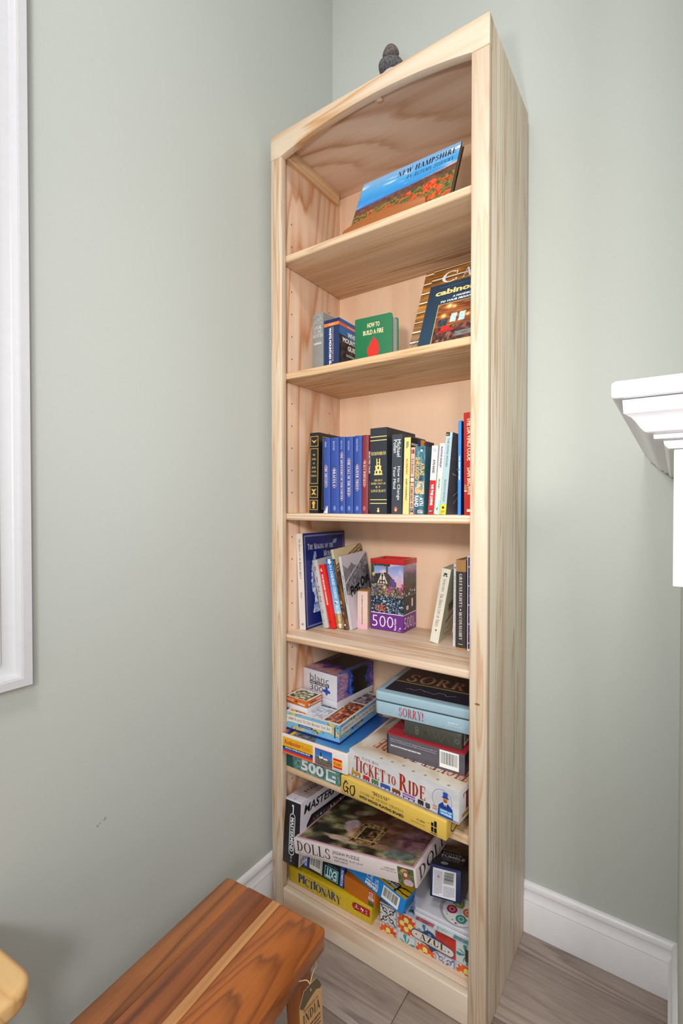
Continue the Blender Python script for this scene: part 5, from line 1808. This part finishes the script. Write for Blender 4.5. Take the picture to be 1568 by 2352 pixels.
b.poly('F', [(.025, .26), (.045, .26), (.04, .36), (.03, .36)], 'B88A2A', 3).rect('F', .43, .17, .508, .20, '3A2A20', 4).rect('F', .53, .17, .635, .21, 'C8B0D8', 4)
# the conductor figure, generic
b.disc('F', .865, .55, .024, '9A98A4', 3, 28, ring=.0016).disc('F', .865, .55, .019, 'C8C6D0', 3, 28)
b.poly('F', [(.83, .05), (.955, .05), (.95, .38), (.915, .50), (.868, .50), (.838, .38)], '1E3A8E', 4).poly('F', [(.876, .50), (.908, .50), (.892, .34)], 'E8E4E0', 5).rect('F', .888, .34, .896, .46, '1A1A26', 6)
b.disc('F', .892, .60, .0058, 'C08A62', 5, 14, ry=.0070).rect('F', .866, .655, .920, .69, '16306E', 6).rect('F', .874, .69, .912, .84, '2450A8', 6).disc('F', .892, .565, .0035, '8A5A38', 6, 10)
b.rect('F', .845, .10, .955, .30, '2A86C8', 7).text('F', 'DAYS OF', .855, .215, .945, .275, 'F0F6FC', 'heavy', 0, 9).text('F', 'WONDER', .855, .125, .945, .19, 'F0F6FC', 'heavy', 0, 9)
b.rect('F', .785, .14, .83, .32, 'D8C4B0', 5).text('F', 'TICKET', .79, .25, .825, .30, '8A3A28', 'bold', 0, 7).text('F', 'to RIDE', .79, .17, .825, .22, '8A3A28', 'bold', 0, 7)
b.text('T', 'TICKET TO RIDE', .13, .16, .98, .34, 'A04838', 'serifb', 180, 4)
for k_ in range(7):
    b.disc('T', .3 + .1 * k_, .04 + .01 * (k_ % 3), .004, 'A89A88', 3, 7)
b.text('R', 'T', .07, .30, .20, .84, RD, 'serifb').text('R', 'ICKET TO RIDE', .21, .30, .95, .74, RD, 'serifb').poly('R', [(.05, .12), (.3, .12), (.3, .26), (.05, .22)], 'B88A2A', 3).finish(flat='printed_train_cars')

b = Item('game_box', 'shrink-wrapped mauve-grey box with a red lid edge and white barcode, on the train game', 'box', g5, D_['redbox']).carton('5C5862', .18)
b.rect('F', 0, .93, 1, 1, 'A82430', 2).rect('F', 0, 0, .025, .93, '2A2830', 2).rect('T', 0, 0, 1, 1, 'A02832', 2)
for q in ([(0, .9), (.3, .2)], [(.1, .9), (.35, .1)], [(.2, .8), (.5, .3)], [(.02, .6), (.25, .05)]):
    b.line('T', q, .0008, 'D08A90', 3)
b.text('F', 'Hasbro Australia Ltd., Level 4, 67-71 Epping Rd, Macquarie Park, NSW 2113', .05, .70, .66, .775, 'C8C6CE', 'sans').text('F', 'Australia. Tel: 1300 555 670. (c) 2015 All rights reserved. Distributed by Hasbro', .05, .61, .66, .68, 'C8C6CE', 'sans')
b.text('F', 'MADE IN USA WITH DICE AND CARDS MADE IN CHINA.', .055, .40, .46, .47, 'F4F4F8', 'heavy').barcode('F', .695, .12, .93, .90, seed=4)
b.rect('R', 0, 0, 1, .93, '2E2C34').finish()

b = Item('game_box', 'small dark olive wrapped box wedged under the pale blue tin', 'box', g5, D_['greybox']).carton('43453E', .2)
for q in ([(.42, .8), (.46, .5), (.52, .3)], [(.5, .85), (.56, .35), (.62, .7)], [(.6, .6), (.66, .2), (.74, .75), (.8, .25)], [(.2, .75), (.24, .3), (.28, .75)], [(.86, .2), (.9, .8)]):
    b.line('F', q, .0008, '63655C', 3)
b.disc('F', .93, .5, .0050, '8A8C84', 3, 14, ring=.0008).disc('F', .38, .55, .0014, '121210').text('F', '8', .20, .25, .26, .8, '6A6C62', 'light').barcode('R', .15, .1, .8, .9, seed=9).rect('T', 0, 0, 1, 1, '3A3C34').finish()

b = Item('game_tin', 'pale blue rounded metal tin lettered in red, topmost at right of the fifth shelf', 'box', g5, D_['sorry'])
w, d, h = b.w, b.d, b.h
TM = paint('9DBAC8', .28, 'enamel_tin', .02)


def rrect(x0, y0, x1, y1, r_, n=7):
    P = []
    for cx_, cy_, a0 in ((x1 - r_, y1 - r_, 0), (x0 + r_, y1 - r_, 90), (x0 + r_, y0 + r_, 180), (x1 - r_, y0 + r_, 270)):
        for j in range(n + 1):
            a = math.radians(a0 + 90 * j / n)
            P.append((cx_ + r_ * math.cos(a), cy_ + r_ * math.sin(a)))
    return P


m_ = MB()
m_.prism(rrect(.0008, .0008, w - .0008, d - .0008, .012), 0, h * .585)
m_.obj('tin_base', TM, b.root, bevel=.0022, seg=2)
m_ = MB()
m_.prism(rrect(0, 0, w, d, .012), h * .60, h)
m_.obj('lid', TM, b.root, bevel=.0045, seg=4)
m_ = MB()
m_.prism(rrect(.0004, .0004, w - .0004, d - .0004, .012), h * .583, h * .601)
m_.obj('rim', paint('6A7C84', .3, 'tin_rim', metal=.6), b.root)
b.text('F', 'SORRY!', .255, .13, .49, .50, 'B8283A', 'serif').text('F', 'AGES 6+', .715, .30, .815, .37, 'E4EEF4', 'bold').text('F', '2 TO 4 PLAYERS', .70, .20, .845, .255, 'DCE8F0', 'sans')
b.rect('T', .07, .10, .97, .40, '25283A', 2).rect('T', .07, .40, .97, .425, 'A89A50', 2).rect('T', .07, .425, .97, .93, '463630', 2)
for dx, cc, ly in ((.012, 'A0402A', 4), (0, 'C8A890', 5)):
    b.text('T', 'SORRY', .16 + dx, .45, .90 + dx, .70, cc, 'serifb' if dx else 'serif', 0, ly, shear=.0)
r_ = random.Random(4)
q = [(.24 + .021 * k_, .25 + r_.uniform(-.035, .035)) for k_ in range(24)]
b.line('T', q, .0010, 'DCD8DC', 4).text('T', 'SIMPLE NOSTALGIC FUN EVERYONE', .32, .76, .9, .785, '9A8A80', 'sans').text('T', 'AGES 6+', .30, .065, .42, .085, 'C8D8E0', 'sans')
b.finish()

# ---------------------------------------------------------------- bottom shelf
g6 = 'game and puzzle boxes on the bottom shelf'
b = Item('game_box', 'yellow flat game box with a blue title, lowest at the left of the bottom shelf', 'box', g6, D_['pict']).lidbox('C8AB1E', None, 1)
for k_ in range(16):
    u_ = .03 + k_ * .06
    b.poly('F', [(u_, .02), (u_ + .006, .02), (u_ + .030, .98), (u_ + .024, .98)], 'D0B832', 1)
x_ = .125
for i, (ch, w_) in enumerate(zip('PICTIONARY', (.058, .030, .058, .058, .028, .068, .066, .060, .064, .058))):
    up = .05 * math.sin(i * 1.9)
    b.text('F', ch, x_, .24 + up, x_ + w_, .74 + up if i else .80, '1C3470', 'serifb')
    x_ += w_ * .97
b.text('F', 'Quick Sketches, Hilarious Guesses!', .19, .80, .56, .90, 'B8641C', 'sans')
b.rect('F', .82, .42, .985, .86, 'A81C22', 3).disc('F', .822, .64, .0094, 'A81C22', 3, 20)
b.text('F', '2', .826, .64, .846, .78, 'F4E8E8', 'heavy').text('F', 'TEAMS', .815, .55, .860, .61, 'F0DCDC', 'bold').rect('F', .885, .62, .897, .74, 'F4E8E8', 5).rect('F', .900, .60, .915, .70, 'F4E8E8', 5).disc('F', .947, .69, .0026, 'F4E8E8', 5, 14, ring=.0006)
b.text('F', '8+', .893, .50, .91, .57, 'F0DCDC', 'bold').text('F', '30', .94, .50, .957, .57, 'F0DCDC', 'bold').finish()

bx = Item('game_box', 'thin dark green box lying on the yellow game, only its front edge showing', 'box', g6, (-.8700, 1.0400, .1128, .0177, 0, 0, .155, .20, .0125)).carton('1C4222', .4)
bx.rect('F', .02, .3, .5, .7, '24522A').finish()

b = Item('game_box', 'black front-opening game box standing on edge at the left of the bottom shelf', 'box', g6, D_['master'])
w, d, h = b.w, b.d, b.h
b.part('carton', 0, .0015, 0, w, d, h, paint('CFC8D4', .35, 'box_card'), .0008)
b.part('end_flap', .0004, 0, 0, w - .0004, .0014, h - .004, paint('16131A', .35, 'black_card'), .0003)
b.off['F'] = .0001
wl = 'D8D4DC'
for (u0, v0, u1, v1) in ((.36, .20, .40, .74), (.66, .20, .70, .74)):
    b.rect('F', u0, v0, u1, v1, wl, 3)
b.disc('F', .53, .74, .0093, wl, 3, 20, ring=.0022).disc('F', .53, .20, .0093, wl, 3, 20, ring=.0022)
b.rect('F', .405, .21, .655, .73, '16131A', 4).text('F', 'MASTERMIND', .43, .205, .63, .73, 'EDE9F0', 'bold', -90)
b.disc('F', .53, .115, .0024, wl, 3, 14, ring=.0006).disc('F', .53, .060, .0024, wl, 3, 14, ring=.0006).line('F', [(.53, .145), (.53, .08)], .0006, wl)
b.poly('F', [(.47, .93), (.58, .93), (.58, .80), (.52, .78), (.52, .90), (.47, .90)], 'EDE9F0', 3)
b.rect('T', 0, .12, 1, .30, 'B4A4A0', 2).rect('T', 0, .30, 1, 1, 'A89A98', 2).line('T', [(.5, .03), (.5, .12), (.35, .15), (.35, .45), (.5, .5)], .0005, '5A5054', 4).line('T', [(.5, .12), (.66, .15), (.66, .5)], .0005, '5A5054', 4).text('T', 'MASTERMIND', .38, .22, .62, .9, '2E2A30', 'sans', 90)
b.disc('T', .5, .03, .0022, '5A5054', 4, 12, ring=.0005)
b.text('R', 'MASTERMIND', .07, .78, .97, .92, '1A161E', 'bold', shear=.02)
b.poly('R', [(.12, .05), (.12, .58), (.20, .70), (.93, .70), (.93, .05)], '121016', 3).poly('R', [(.19, .07), (.19, .56), (.25, .64), (.88, .64), (.88, .07)], '34323A', 4)
r_ = random.Random(3)
for i in range(9):
    for j in range(4):
        b.disc('R', .25 + i * .066, .60 - j * .075, .0032, r_.choice(('2A7AC8', 'C8382C', '3AA05A', 'D8B03A', 'E8E4E0', '1E1C22', '2A5AA0')), 5, 12)
b.small_print('R', .02, .02, .10, .12, 3, '6A6470').finish()

b = Item('game_box', 'small black game box with blue ends and an upside-down cyan EXIT panel', 'box', g6, D_['exit']).carton('10161A', .3)
b.rect('F', 0, .02, .11, .98, '1E4AA8').text('F', 'KOSMOS', .025, .10, .085, .75, 'EDF2FA', 'bold', -90)
b.barcode('F', .15, .10, .44, .92, seed=12, bg='DCDAD8').rect('F', .445, .05, .47, .95, 'C8C8C4')
b.rect('F', .53, .08, .86, .62, '8AD0DC', 2).rect('F', .545, .11, .845, .59, '1E3A44', 3).text('F', 'EXIT', .56, .14, .83, .56, 'B8E8EE', 'heavy', 180).text('F', 'THE GAME', .6, .68, .84, .74, '6AA0A8', 'sans', 180)
b.rect('F', .905, .02, 1, .98, '1E4AA8').text('F', 'KOSMOS', .925, .12, .98, .80, 'EDF2FA', 'bold', 90)
b.rect('R', 0, 0, 1, 1, '121C3A').text('R', 'KOSMOS', .2, .3, .4, .9, 'A8BCE0', 'bold', 90).rect('T', 0, 0, 1, 1, '0E1216').text('T', 'CE', .86, .15, .93, .3, 'C8CCD0', 'bold').line('T', [(.6, .6), (.8, .65), (.78, .8), (.62, .8)], .0010, '6A8AC0').small_print('T', .2, .2, .5, .5, 3, '8A9298').finish()

b = Item('card_box', 'orange box with a red and white round-cornered badge, lying on the yellow game', 'box', g6, D_['orange']).carton('C46C16', .35)
b.rect('F', .80, .62, .96, .96, 'B81C22', 3).rect('F', .82, .66, .94, .90, 'F0EAE8', 4).text('F', 'm', .835, .68, .925, .86, 'B81C22', 'heavy').rect('F', .80, .40, .96, .60, 'E8E0DC', 3).text('F', 'ADULT', .82, .45, .94, .55, '5A5050', 'bold').rect('F', .80, .24, .96, .38, '5A2018', 3).text('F', '7+ | 2-4', .815, .27, .945, .35, 'F0E0D8', 'bold').rect('F', .80, .06, .96, .22, '1E6A38', 3)
for q in ([(.1, .2), (.3, .8)], [(.3, .8), (.6, .3)], [(.4, .1), (.7, .7)]):
    b.line('T', q, .0006, 'A85A10', 3)
b.finish()


def a_memetop(U, V):
    c = np.broadcast_to(hx('DDB414'), U.shape + (3,)).copy()
    c = np.where((U < .50)[..., None], hx('1C5EB0'), c)
    for cx_, cy_, r1 in ((.93, .62, .17), (.80, .95, .12), (.98, .15, .15)):
        r_ = np.hypot(U - cx_, (V - cy_) * .4)
        c = np.where((np.abs(r_ - r1) < .014)[..., None], hx('151515'), c)
    return c


b = Item('game_box', 'bright blue and yellow card game box tilted down to the right, barcode facing out', 'box', g6, D_['meme']).carton('1C84D2', .3)
b.text('F', 'CE', .44, .60, .535, .86, 'EAF4FC', 'sans').text('F', 'UK', .57, .70, .625, .86, 'EAF4FC', 'sans').text('F', 'CA', .57, .50, .625, .66, 'EAF4FC', 'sans')
b.text('F', 'WHAT DO YOU', .44, .37, .63, .50, 'F4FAFE', 'heavy').text('F', 'MEME?', .44, .13, .63, .34, 'F4FAFE', 'heavy').barcode('F', .69, .10, .93, .88, seed=21)
b.small_print('F', .15, .45, .38, .62, 2, '155E9E', 4).text('F', 'E!', .30, .62, .38, .9, 'F4FAFE', 'heavy')
b.art('T', 0, 0, 1, 1, a_memetop, 90, 40).rect('T', .60, .12, .86, .50, '141414', 4).text('T', 'WHAT DO YOU', .62, .34, .84, .46, 'F0F0F0', 'heavy', 0, 6).text('T', 'MEME?', .62, .15, .84, .31, 'F0F0F0', 'heavy', 0, 6).finish()


def a_azul(U, V):
    """printed tiles: scrolls, flowers and stars"""
    W_, H_ = 3.55, 1.0
    x, y = U * W_, V * H_
    base = hx('A8B0BC')
    c = np.broadcast_to(base, U.shape + (3,)).copy()
    TS = .68

    def scroll(c, x0, y0, ink):
        u, v = (x - x0) / TS * 2 - 1, (y - y0) / TS * 2 - 1
        ins = (abs(u) < .94) & (abs(v) < .94)
        a, r_ = np.arctan2(v, u), np.hypot(u, v)
        uu, vv = abs(u), abs(v)
        r1 = np.hypot(uu - .42, vv - .42)
        th = np.arctan2(vv - .42, uu - .42)
        k = (abs(r1 - .12 - .07 * (th + np.pi) / 6.28 * 2) < .052) | ((abs(uu - vv) < .09) & (r_ > .16) & (r_ < .42)) | (abs(np.maximum(uu, vv) - .92) < .03) | (r_ < .09) | ((abs(uu - vv) < .10) & (r_ > .75) & (r_ < 1.2)) | ((abs(r_ - .30) < .03) & (np.sin(4 * a) > .2)) | ((np.abs(np.sin(4 * a)) < .18) & (r_ > .62) & (r_ < .9))
        return np.where((ins & k)[..., None], hx(ink), np.where(ins[..., None], hx('CFCDC9'), c))

    def flower(c, x0, y0):
        u, v = (x - x0) / TS * 2 - 1, (y - y0) / TS * 2 - 1
        a, r_ = np.arctan2(v, u), np.hypot(u, v)
        ins = (abs(u) < .96) & (abs(v) < .96)
        k1 = r_ < 1.06 + .14 * np.sin(14 * a)
        k2 = (r_ < .74 * np.abs(np.cos(2 * a)) ** .5) & (r_ > .12)
        cc = np.where(ins[..., None], hx('D6CCC2'), c)
        cc = np.where((ins & k1)[..., None], ramp(fbm(U * 30, V * 9, 4), [(0, 'B8301A'), (.6, 'D8541E'), (1, 'E8902A')]), cc)
        cc = np.where((ins & k2)[..., None], hx('E2D478'), cc)
        return np.where((ins & (abs(r_ - .16) < .07))[..., None], hx('C84A1C'), cc)

    def star(c, x0, y0, col):
        u, v = (x - x0) / TS * 2 - 1, (y - y0) / TS * 2 - 1
        a, r_ = np.arctan2(v, u), np.hypot(u, v)
        ins = (abs(u) < .95) & (abs(v) < .95)
        k = (r_ < 1.05 * np.abs(np.cos(2 * a)) ** .8 + .05) & (np.sin(8 * a) > -.3)
        return np.where((ins & k)[..., None], hx(col), np.where(ins[..., None], hx('C6CECE'), c))

    c = scroll(c, -.02, .31, '232C4A')
    c = flower(c, -.02, -.38)
    c = flower(c, .68, .31)
    c = star(c, .68, -.38, '2E8A90')
    c = star(c, 1.38, .31, '4A6EA0')
    c = flower(c, 1.38, -.38)
    k = (x > 2.09) & (x < 2.78) & (y > .30)
    c = np.where(k[..., None], ramp(fbm(U * 12, V * 8, 9) + .3 * (y - .6), [(0, 'C83A2A'), (.5, 'B8322A'), (1, '8A2424')]), c)
    c = np.where((k & (abs(y - .55) < .008))[..., None], hx('A82A22'), c)
    c = scroll(c, 2.08, -.38, '5A68A0')
    c = star(c, 2.80, .31, '2E8A84')
    c = np.where(((x > 3.1) & (y > .45) & (y < .85))[..., None], hx('3A2E30'), c)
    return flower(c, 2.80, -.38)


def a_azultop(U, V):
    x = np.floor(U * 5.3)
    n = fbm(U * 30, V * 12, 5, 3)
    c = ramp(n, [(0, '26303E'), (.5, '5E6A7A'), (1, 'C8CCD0')])
    c = np.where((x == 1)[..., None], ramp(n, [(0, 'B8BCC0'), (.55, '9AA4AC'), (.6, '3A4A6A'), (1, '2A3452')]), c)
    c = np.where((x == 2)[..., None], ramp(n, [(0, '7A2A3A'), (1, 'C87880')]), c)
    c = np.where((x == 3)[..., None], ramp(n, [(0, '2E8A8A'), (.5, 'B8C4C0'), (1, 'D8DCD8')]), c)
    return np.where((x >= 4)[..., None], ramp(n, [(0, '3A6A74'), (1, '8AA0A8')]), c)


b = Item('game_box', 'tile-patterned game box with a scrolled title plate, lowest at right of the bottom shelf', 'box', g6, D_['azul']).lidbox('C8CCD0', None, 1, bevel=.0018)
b.art('F', .005, .01, .995, .985, a_azul, 260, 76).art('T', 0, .0, 1, 1, a_azultop, 110, 70)
pl = [(.345, .50), (.36, .62), (.385, .66), (.45, .66), (.47, .70), (.50, .78), (.53, .80), (.56, .78), (.59, .70), (.61, .66), (.73, .60), (.755, .56), (.765, .46), (.75, .36), (.73, .33), (.62, .34), (.585, .30), (.55, .20), (.52, .30), (.49, .35), (.385, .38), (.36, .42)]
cx_, cy_ = .555, .49
b.poly('F', [(cx_ + (a_ - cx_) * 1.03, cy_ + (c_ - cy_) * 1.12) for a_, c_ in pl], '2A3E66', 3)
b.poly('F', [(a_, cy_ + (c_ - cy_) * .92) for a_, c_ in pl if not (.46 < a_ < .60)], 'D6CEC6', 4)
b.disc('F', .53, .70, .0050, '5A84B8', 5, 4).line('F', [(.385, .66), (.42, .72), (.44, .66)], .0010, '1E2438', 5).line('F', [(.62, .70), (.65, .72), (.67, .64)], .0010, '1E2438', 5)
b.text('F', 'AZUL', .43, .42, .685, .62, '3A2C24', 'serifb').rect('F', .46, .385, .655, .392, '8A6A4A', 6).disc('F', .395, .52, .0022, '2A2424', 5, 4).disc('F', .715, .47, .0022, '2A2424', 5, 4)
b.finish(pic='tile_print')

# white lobed case lying on the tile game
wroot = empty('game_case', loc=(-.5090, 1.0440, .1404))
tag(wroot, 'white plastic case with a round badge of coloured gears, lying on the tile-patterned box', 'case', g6)
outline = [(.006, 0), (.148, .004), (.150, .19), (-.035, .19), (-.030, .060), (-.012, .030), (-.002, .012), (.0, .005)]
m_ = MB()
m_.prism(outline, 0, .0085)
m_.obj('case_base', paint('D3D6DE', .3, 'white_plastic'), wroot, bevel=.0015)
m_ = MB()
m_.prism([(.075 + (a_ - .075) * .985, .095 + (c_ - .095) * .985) for a_, c_ in outline], .0088, .0195)
m_.obj('lid', paint('CFCFD8', .3, 'white_plastic_2'), wroot, bevel=.0025, seg=3)
sh_ = Sheet(wroot, .15, .0195)
sh_.d = .19
sh_.h = .0195
CX, CYv = .098 / .15, .052 / .19
sh_.disc('T', CX, CYv, .0475, 'A9A9B6', 2, 40).disc('T', CX + .02, CYv - .012, .0415, 'E6E4E8', 3, 40)
for dx, dy, cc, cl2 in ((-.010, .020, 'A8BC62', 'D8DFAE'), (.016, .006, 'CC6A3C', 'EBC0A0'), (-.020, -.004, 'A8304A', 'E0A0AC'), (.008, -.020, '3E8A80', 'A8CCC4')):
    sh_.disc('T', CX + .02 + dx / .15, CYv - .012 + dy / .19, .0125, cc, 4, 24).disc('T', CX + .02 + dx / .15, CYv - .012 + dy / .19, .0078, cl2, 5, 6).disc('T', CX + .02 + dx / .15, CYv - .012 + dy / .19, .0050, cc, 6, 6)
r_ = random.Random(5)
for i in range(26):
    a_ = r_.uniform(0, 6.28)
    rr_ = r_.uniform(.024, .038)
    sh_.disc('T', CX + .02 + rr_ * math.cos(a_) / .15, CYv - .012 + rr_ * math.sin(a_) / .19, r_.uniform(.001, .0026), r_.choice(('A8BC62', 'CC6A3C', 'A8304A', '3E8A80')), 5, 10)
sh_.finish(flat='gear_badge')


def a_blocks(U, V):
    x, y = U * 4 + .5 * (np.floor(V * 3) % 2), V * 3
    e = (x - np.floor(x) < .07) | (y - np.floor(y) < .12)
    c = ramp(fbm(U * 6, V * 20, 4) * .6 + .4 * vnoise(np.floor(x) * 3.3, np.floor(y) * 2.1, 8), [(0, '4A3420'), (.5, '8A6A42'), (1, 'C09A68')])
    return np.where(e[..., None], hx('1E1610'), c)


b = Item('game_box', 'dark navy game box with a white barcode label, standing on the white case', 'box', g6, D_['tower']).carton('18244E', .3)
b.art('T', 0, .72, 1, 1, a_blocks, 40, 24).rect('T', 0, .0, 1, .72, '0C0F20', 2).rect('T', 0, .715, 1, .722, 'C8C8C8', 3)
b.text('T', 'TOWER', .16, .54, .84, .64, 'E4E6EC', 'sans').text('T', 'TUMBLE', .14, .41, .98, .52, 'E4E6EC', 'bold').text('T', 'FULL TIME WOODEN', .2, .345, .84, .385, 'B8BCC8', 'sans').text('T', 'CLASSIC GAME', .28, .285, .84, .325, 'B8BCC8', 'sans')
b.disc('T', .40, .15, .0088, 'D4D8E0', 3, 24, ring=.0012).disc('T', .40, .15, .0062, 'D4D8E0', 3, 20).text('T', '48', .34, .125, .46, .175, '141A34', 'bold')
b.rect('F', .0, .93, 1, 1, '1E2E66', 2).rect('F', .08, .05, .84, .91, 'DCDCE2', 3).barcode('F', .42, .48, .80, .88, vert=True, seed=31).small_print('F', .12, .12, .40, .84, 16, '8A8C98', 6).small_print('F', .44, .10, .80, .42, 9, '8A8C98', 7).disc('F', .27, .66, .0030, 'A07AA0', 5)
b.rect('R', 0, 0, 1, 1, '0E0E12', 2)
r_ = random.Random(8)
for i in range(40):
    b.disc('R', r_.random(), r_.random() * .9, .0010, 'B8B4B0', 3, 6)
b.finish()


def a_dolls(U0, V0):
    U = U0 + .10 * (fbm(U0 * 4, V0 * 4, 51, 4) - .5)
    V = V0 + .10 * (fbm(U0 * 4, V0 * 4, 61, 4) - .5)
    n = fbm(U * 9, V * 9, 3, 5)
    c = ramp((n - .5) * 1.9 + .46, [(0, '1C1A10'), (.4, '45422A'), (.65, '78734E'), (1, 'B4B08C')])
    c = mixm(c, hx('2A2018'), np.clip((U + V - 1.1) * 1.6, 0, .75))

    def blob(c, cx_, cy_, rx, ry, cols, seed, soft=.8, rot=0.0):
        a, b_ = U - cx_, V - cy_
        a, b_ = a * math.cos(rot) + b_ * math.sin(rot), -a * math.sin(rot) + b_ * math.cos(rot)
        r_ = (a / rx) ** 2 + (b_ / ry) ** 2 + (fbm(U * 16, V * 16, seed) - .5) * .9
        return mixm(c, ramp((fbm(U * 16, V * 16, seed + 2, 4) - .5) * 1.6 + .5, cols), np.clip((1.1 - r_) / soft, 0, 1))
    c = blob(c, .66, .50, .32, .40, [(0, '4A2A1E'), (.5, '7A5240'), (1, 'A88468')], 5)
    c = blob(c, .62, .92, .26, .24, [(0, '221009'), (1, '4A281C')], 9)
    c = blob(c, .50, .66, .22, .07, [(0, '2A140C'), (1, '5E3A28')], 10, rot=.6)
    c = blob(c, .88, .38, .15, .36, [(0, '4E2C36'), (.5, '86606A'), (1, 'B08E98')], 15)
    c = blob(c, .80, .62, .16, .10, [(0, '5A3428'), (1, '8E6450')], 17, rot=-.5)
    c = blob(c, .31, .40, .10, .12, [(0, 'A88E98'), (1, 'D8C6CE')], 21, .5)
    c = blob(c, .40, .30, .10, .12, [(0, 'A87A64'), (1, 'DAB69A')], 23, .5)
    c = blob(c, .34, .14, .24, .045, [(0, 'B09888'), (1, 'D4BCAA')], 27, .6, rot=-.12)
    c = blob(c, .68, .14, .20, .05, [(0, '7A5A4A'), (1, 'A88470')], 28, .6)
    c = blob(c, .88, .10, .12, .08, [(0, '4E5A54'), (1, '94A49C')], 29, .5)
    c = blob(c, .27, .66, .05, .05, [(0, '7A4E56'), (1, 'B4929A')], 31)
    U, V = U0, V0
    k = (abs(U - .52) < .115) & (abs(V - .31) < .18)
    gold = ramp((fbm(U * 70, V * 70, 11, 3) - .5) * 2 + .5, [(0, '4A3418'), (.5, '8A6E42'), (1, 'C4A878')])
    c = np.where(k[..., None], gold, c)
    k2 = (abs(U - .52) < .072) & (abs(V - .31) < .108)
    c = np.where(k2[..., None], ramp((fbm(U * 34, V * 32, 41, 4) - .5) * 1.8 + .5, [(0, '14100C'), (.5, '3E3A24'), (.7, '7A4A30'), (1, 'A89A78')]), c)
    k3 = (np.abs(np.abs(U - .52) - .074) < .004) & (abs(V - .31) < .112) | (np.abs(np.abs(V - .31) - .110) < .005) & (abs(U - .52) < .076)
    c = np.where(k3[..., None], hx('C8AC7A'), c)
    for su in (-1, 1):
        for sv in (-1, 1):
            r_ = np.hypot((U - .52 - su * .092) / .016, (V - .31 - sv * .143) / .021)
            c = np.where((r_ < 1)[..., None], hx('5A1A14'), c)
    return c


def a_girl(U, V):
    c = ramp(fbm(U * 12, V * 10, 4, 3), [(0, '2E3A20'), (.6, '5E6A42'), (1, '9AA07A')])
    k = ((U - .40) / .22) ** 2 + ((V - .78) / .13) ** 2 < 1
    c = np.where(k[..., None], hx('C8966A'), c)
    k = ((U - .50) / .24) ** 2 + ((V - .45) / .36) ** 2 < 1
    c = np.where(k[..., None], ramp(fbm(U * 14, V * 14, 8), [(0, '6A3A22'), (1, 'A87850')]), c)
    k = ((U - .48) / .11) ** 2 + ((V - .60) / .12) ** 2 < 1
    c = np.where(k[..., None], hx('E4C0A8'), c)
    k = ((U - .62) / .30) ** 2 + ((V - .16) / .20) ** 2 < 1
    return np.where(k[..., None], ramp(fbm(U * 16, V * 16, 9), [(0, 'A8848A'), (1, 'E0CCD0')]), c)


b = Item('puzzle_box', 'large pale pink jigsaw box with a painterly lid, tilted across the bottom shelf', 'box', g6, D_['dolls']).lidbox('D9CCCB', None, 1, bevel=.0012)
b.rect('T', .018, .024, .982, .976, 'B8588A', 2).rect('T', .022, .030, .978, .970, 'D8C0C4', 3).rect('T', .028, .037, .972, .963, 'B04A80', 4).art('T', .031, .041, .969, .959, a_dolls, 200, 170, 5)
K = '221A1C'
b.text('F', 'DOLLS', .025, .24, .325, .88, K, 'serif').text('F', 'PHOTOGRAPHS BY TOM KELLEY', .035, .08, .33, .16, '7A6460', 'serif').text('F', 'JIGSAW PUZZLE', .350, .62, .575, .86, K, 'sans').text('F', 'OVER 500 PIECES - 20 1/4" x 20 1/4"', .355, .42, .60, .54, '4A4044', 'sans').text('F', 'AGES 5 AND UP', .36, .24, .475, .35, '4A4044', 'sans')
b.text('F', '"SWEETHEART"', .765, .66, .855, .76, '6A5A5C', 'sans').text('F', 'FRENCH BISQUE, CIRCA 1880', .74, .53, .858, .61, '6A5A5C', 'sans').art('F', .868, .02, .985, .98, a_girl, 34, 34, 3)
b.text('R', 'DOLLS', .06, .20, .82, .86, K, 'serif').text('R', 'PHOTOGRAPHS BY TOM KELLEY', .08, .06, .62, .15, '8A7472', 'serif').small_print('R', .86, .3, .96, .8, 4, '8A7472', 5).finish()
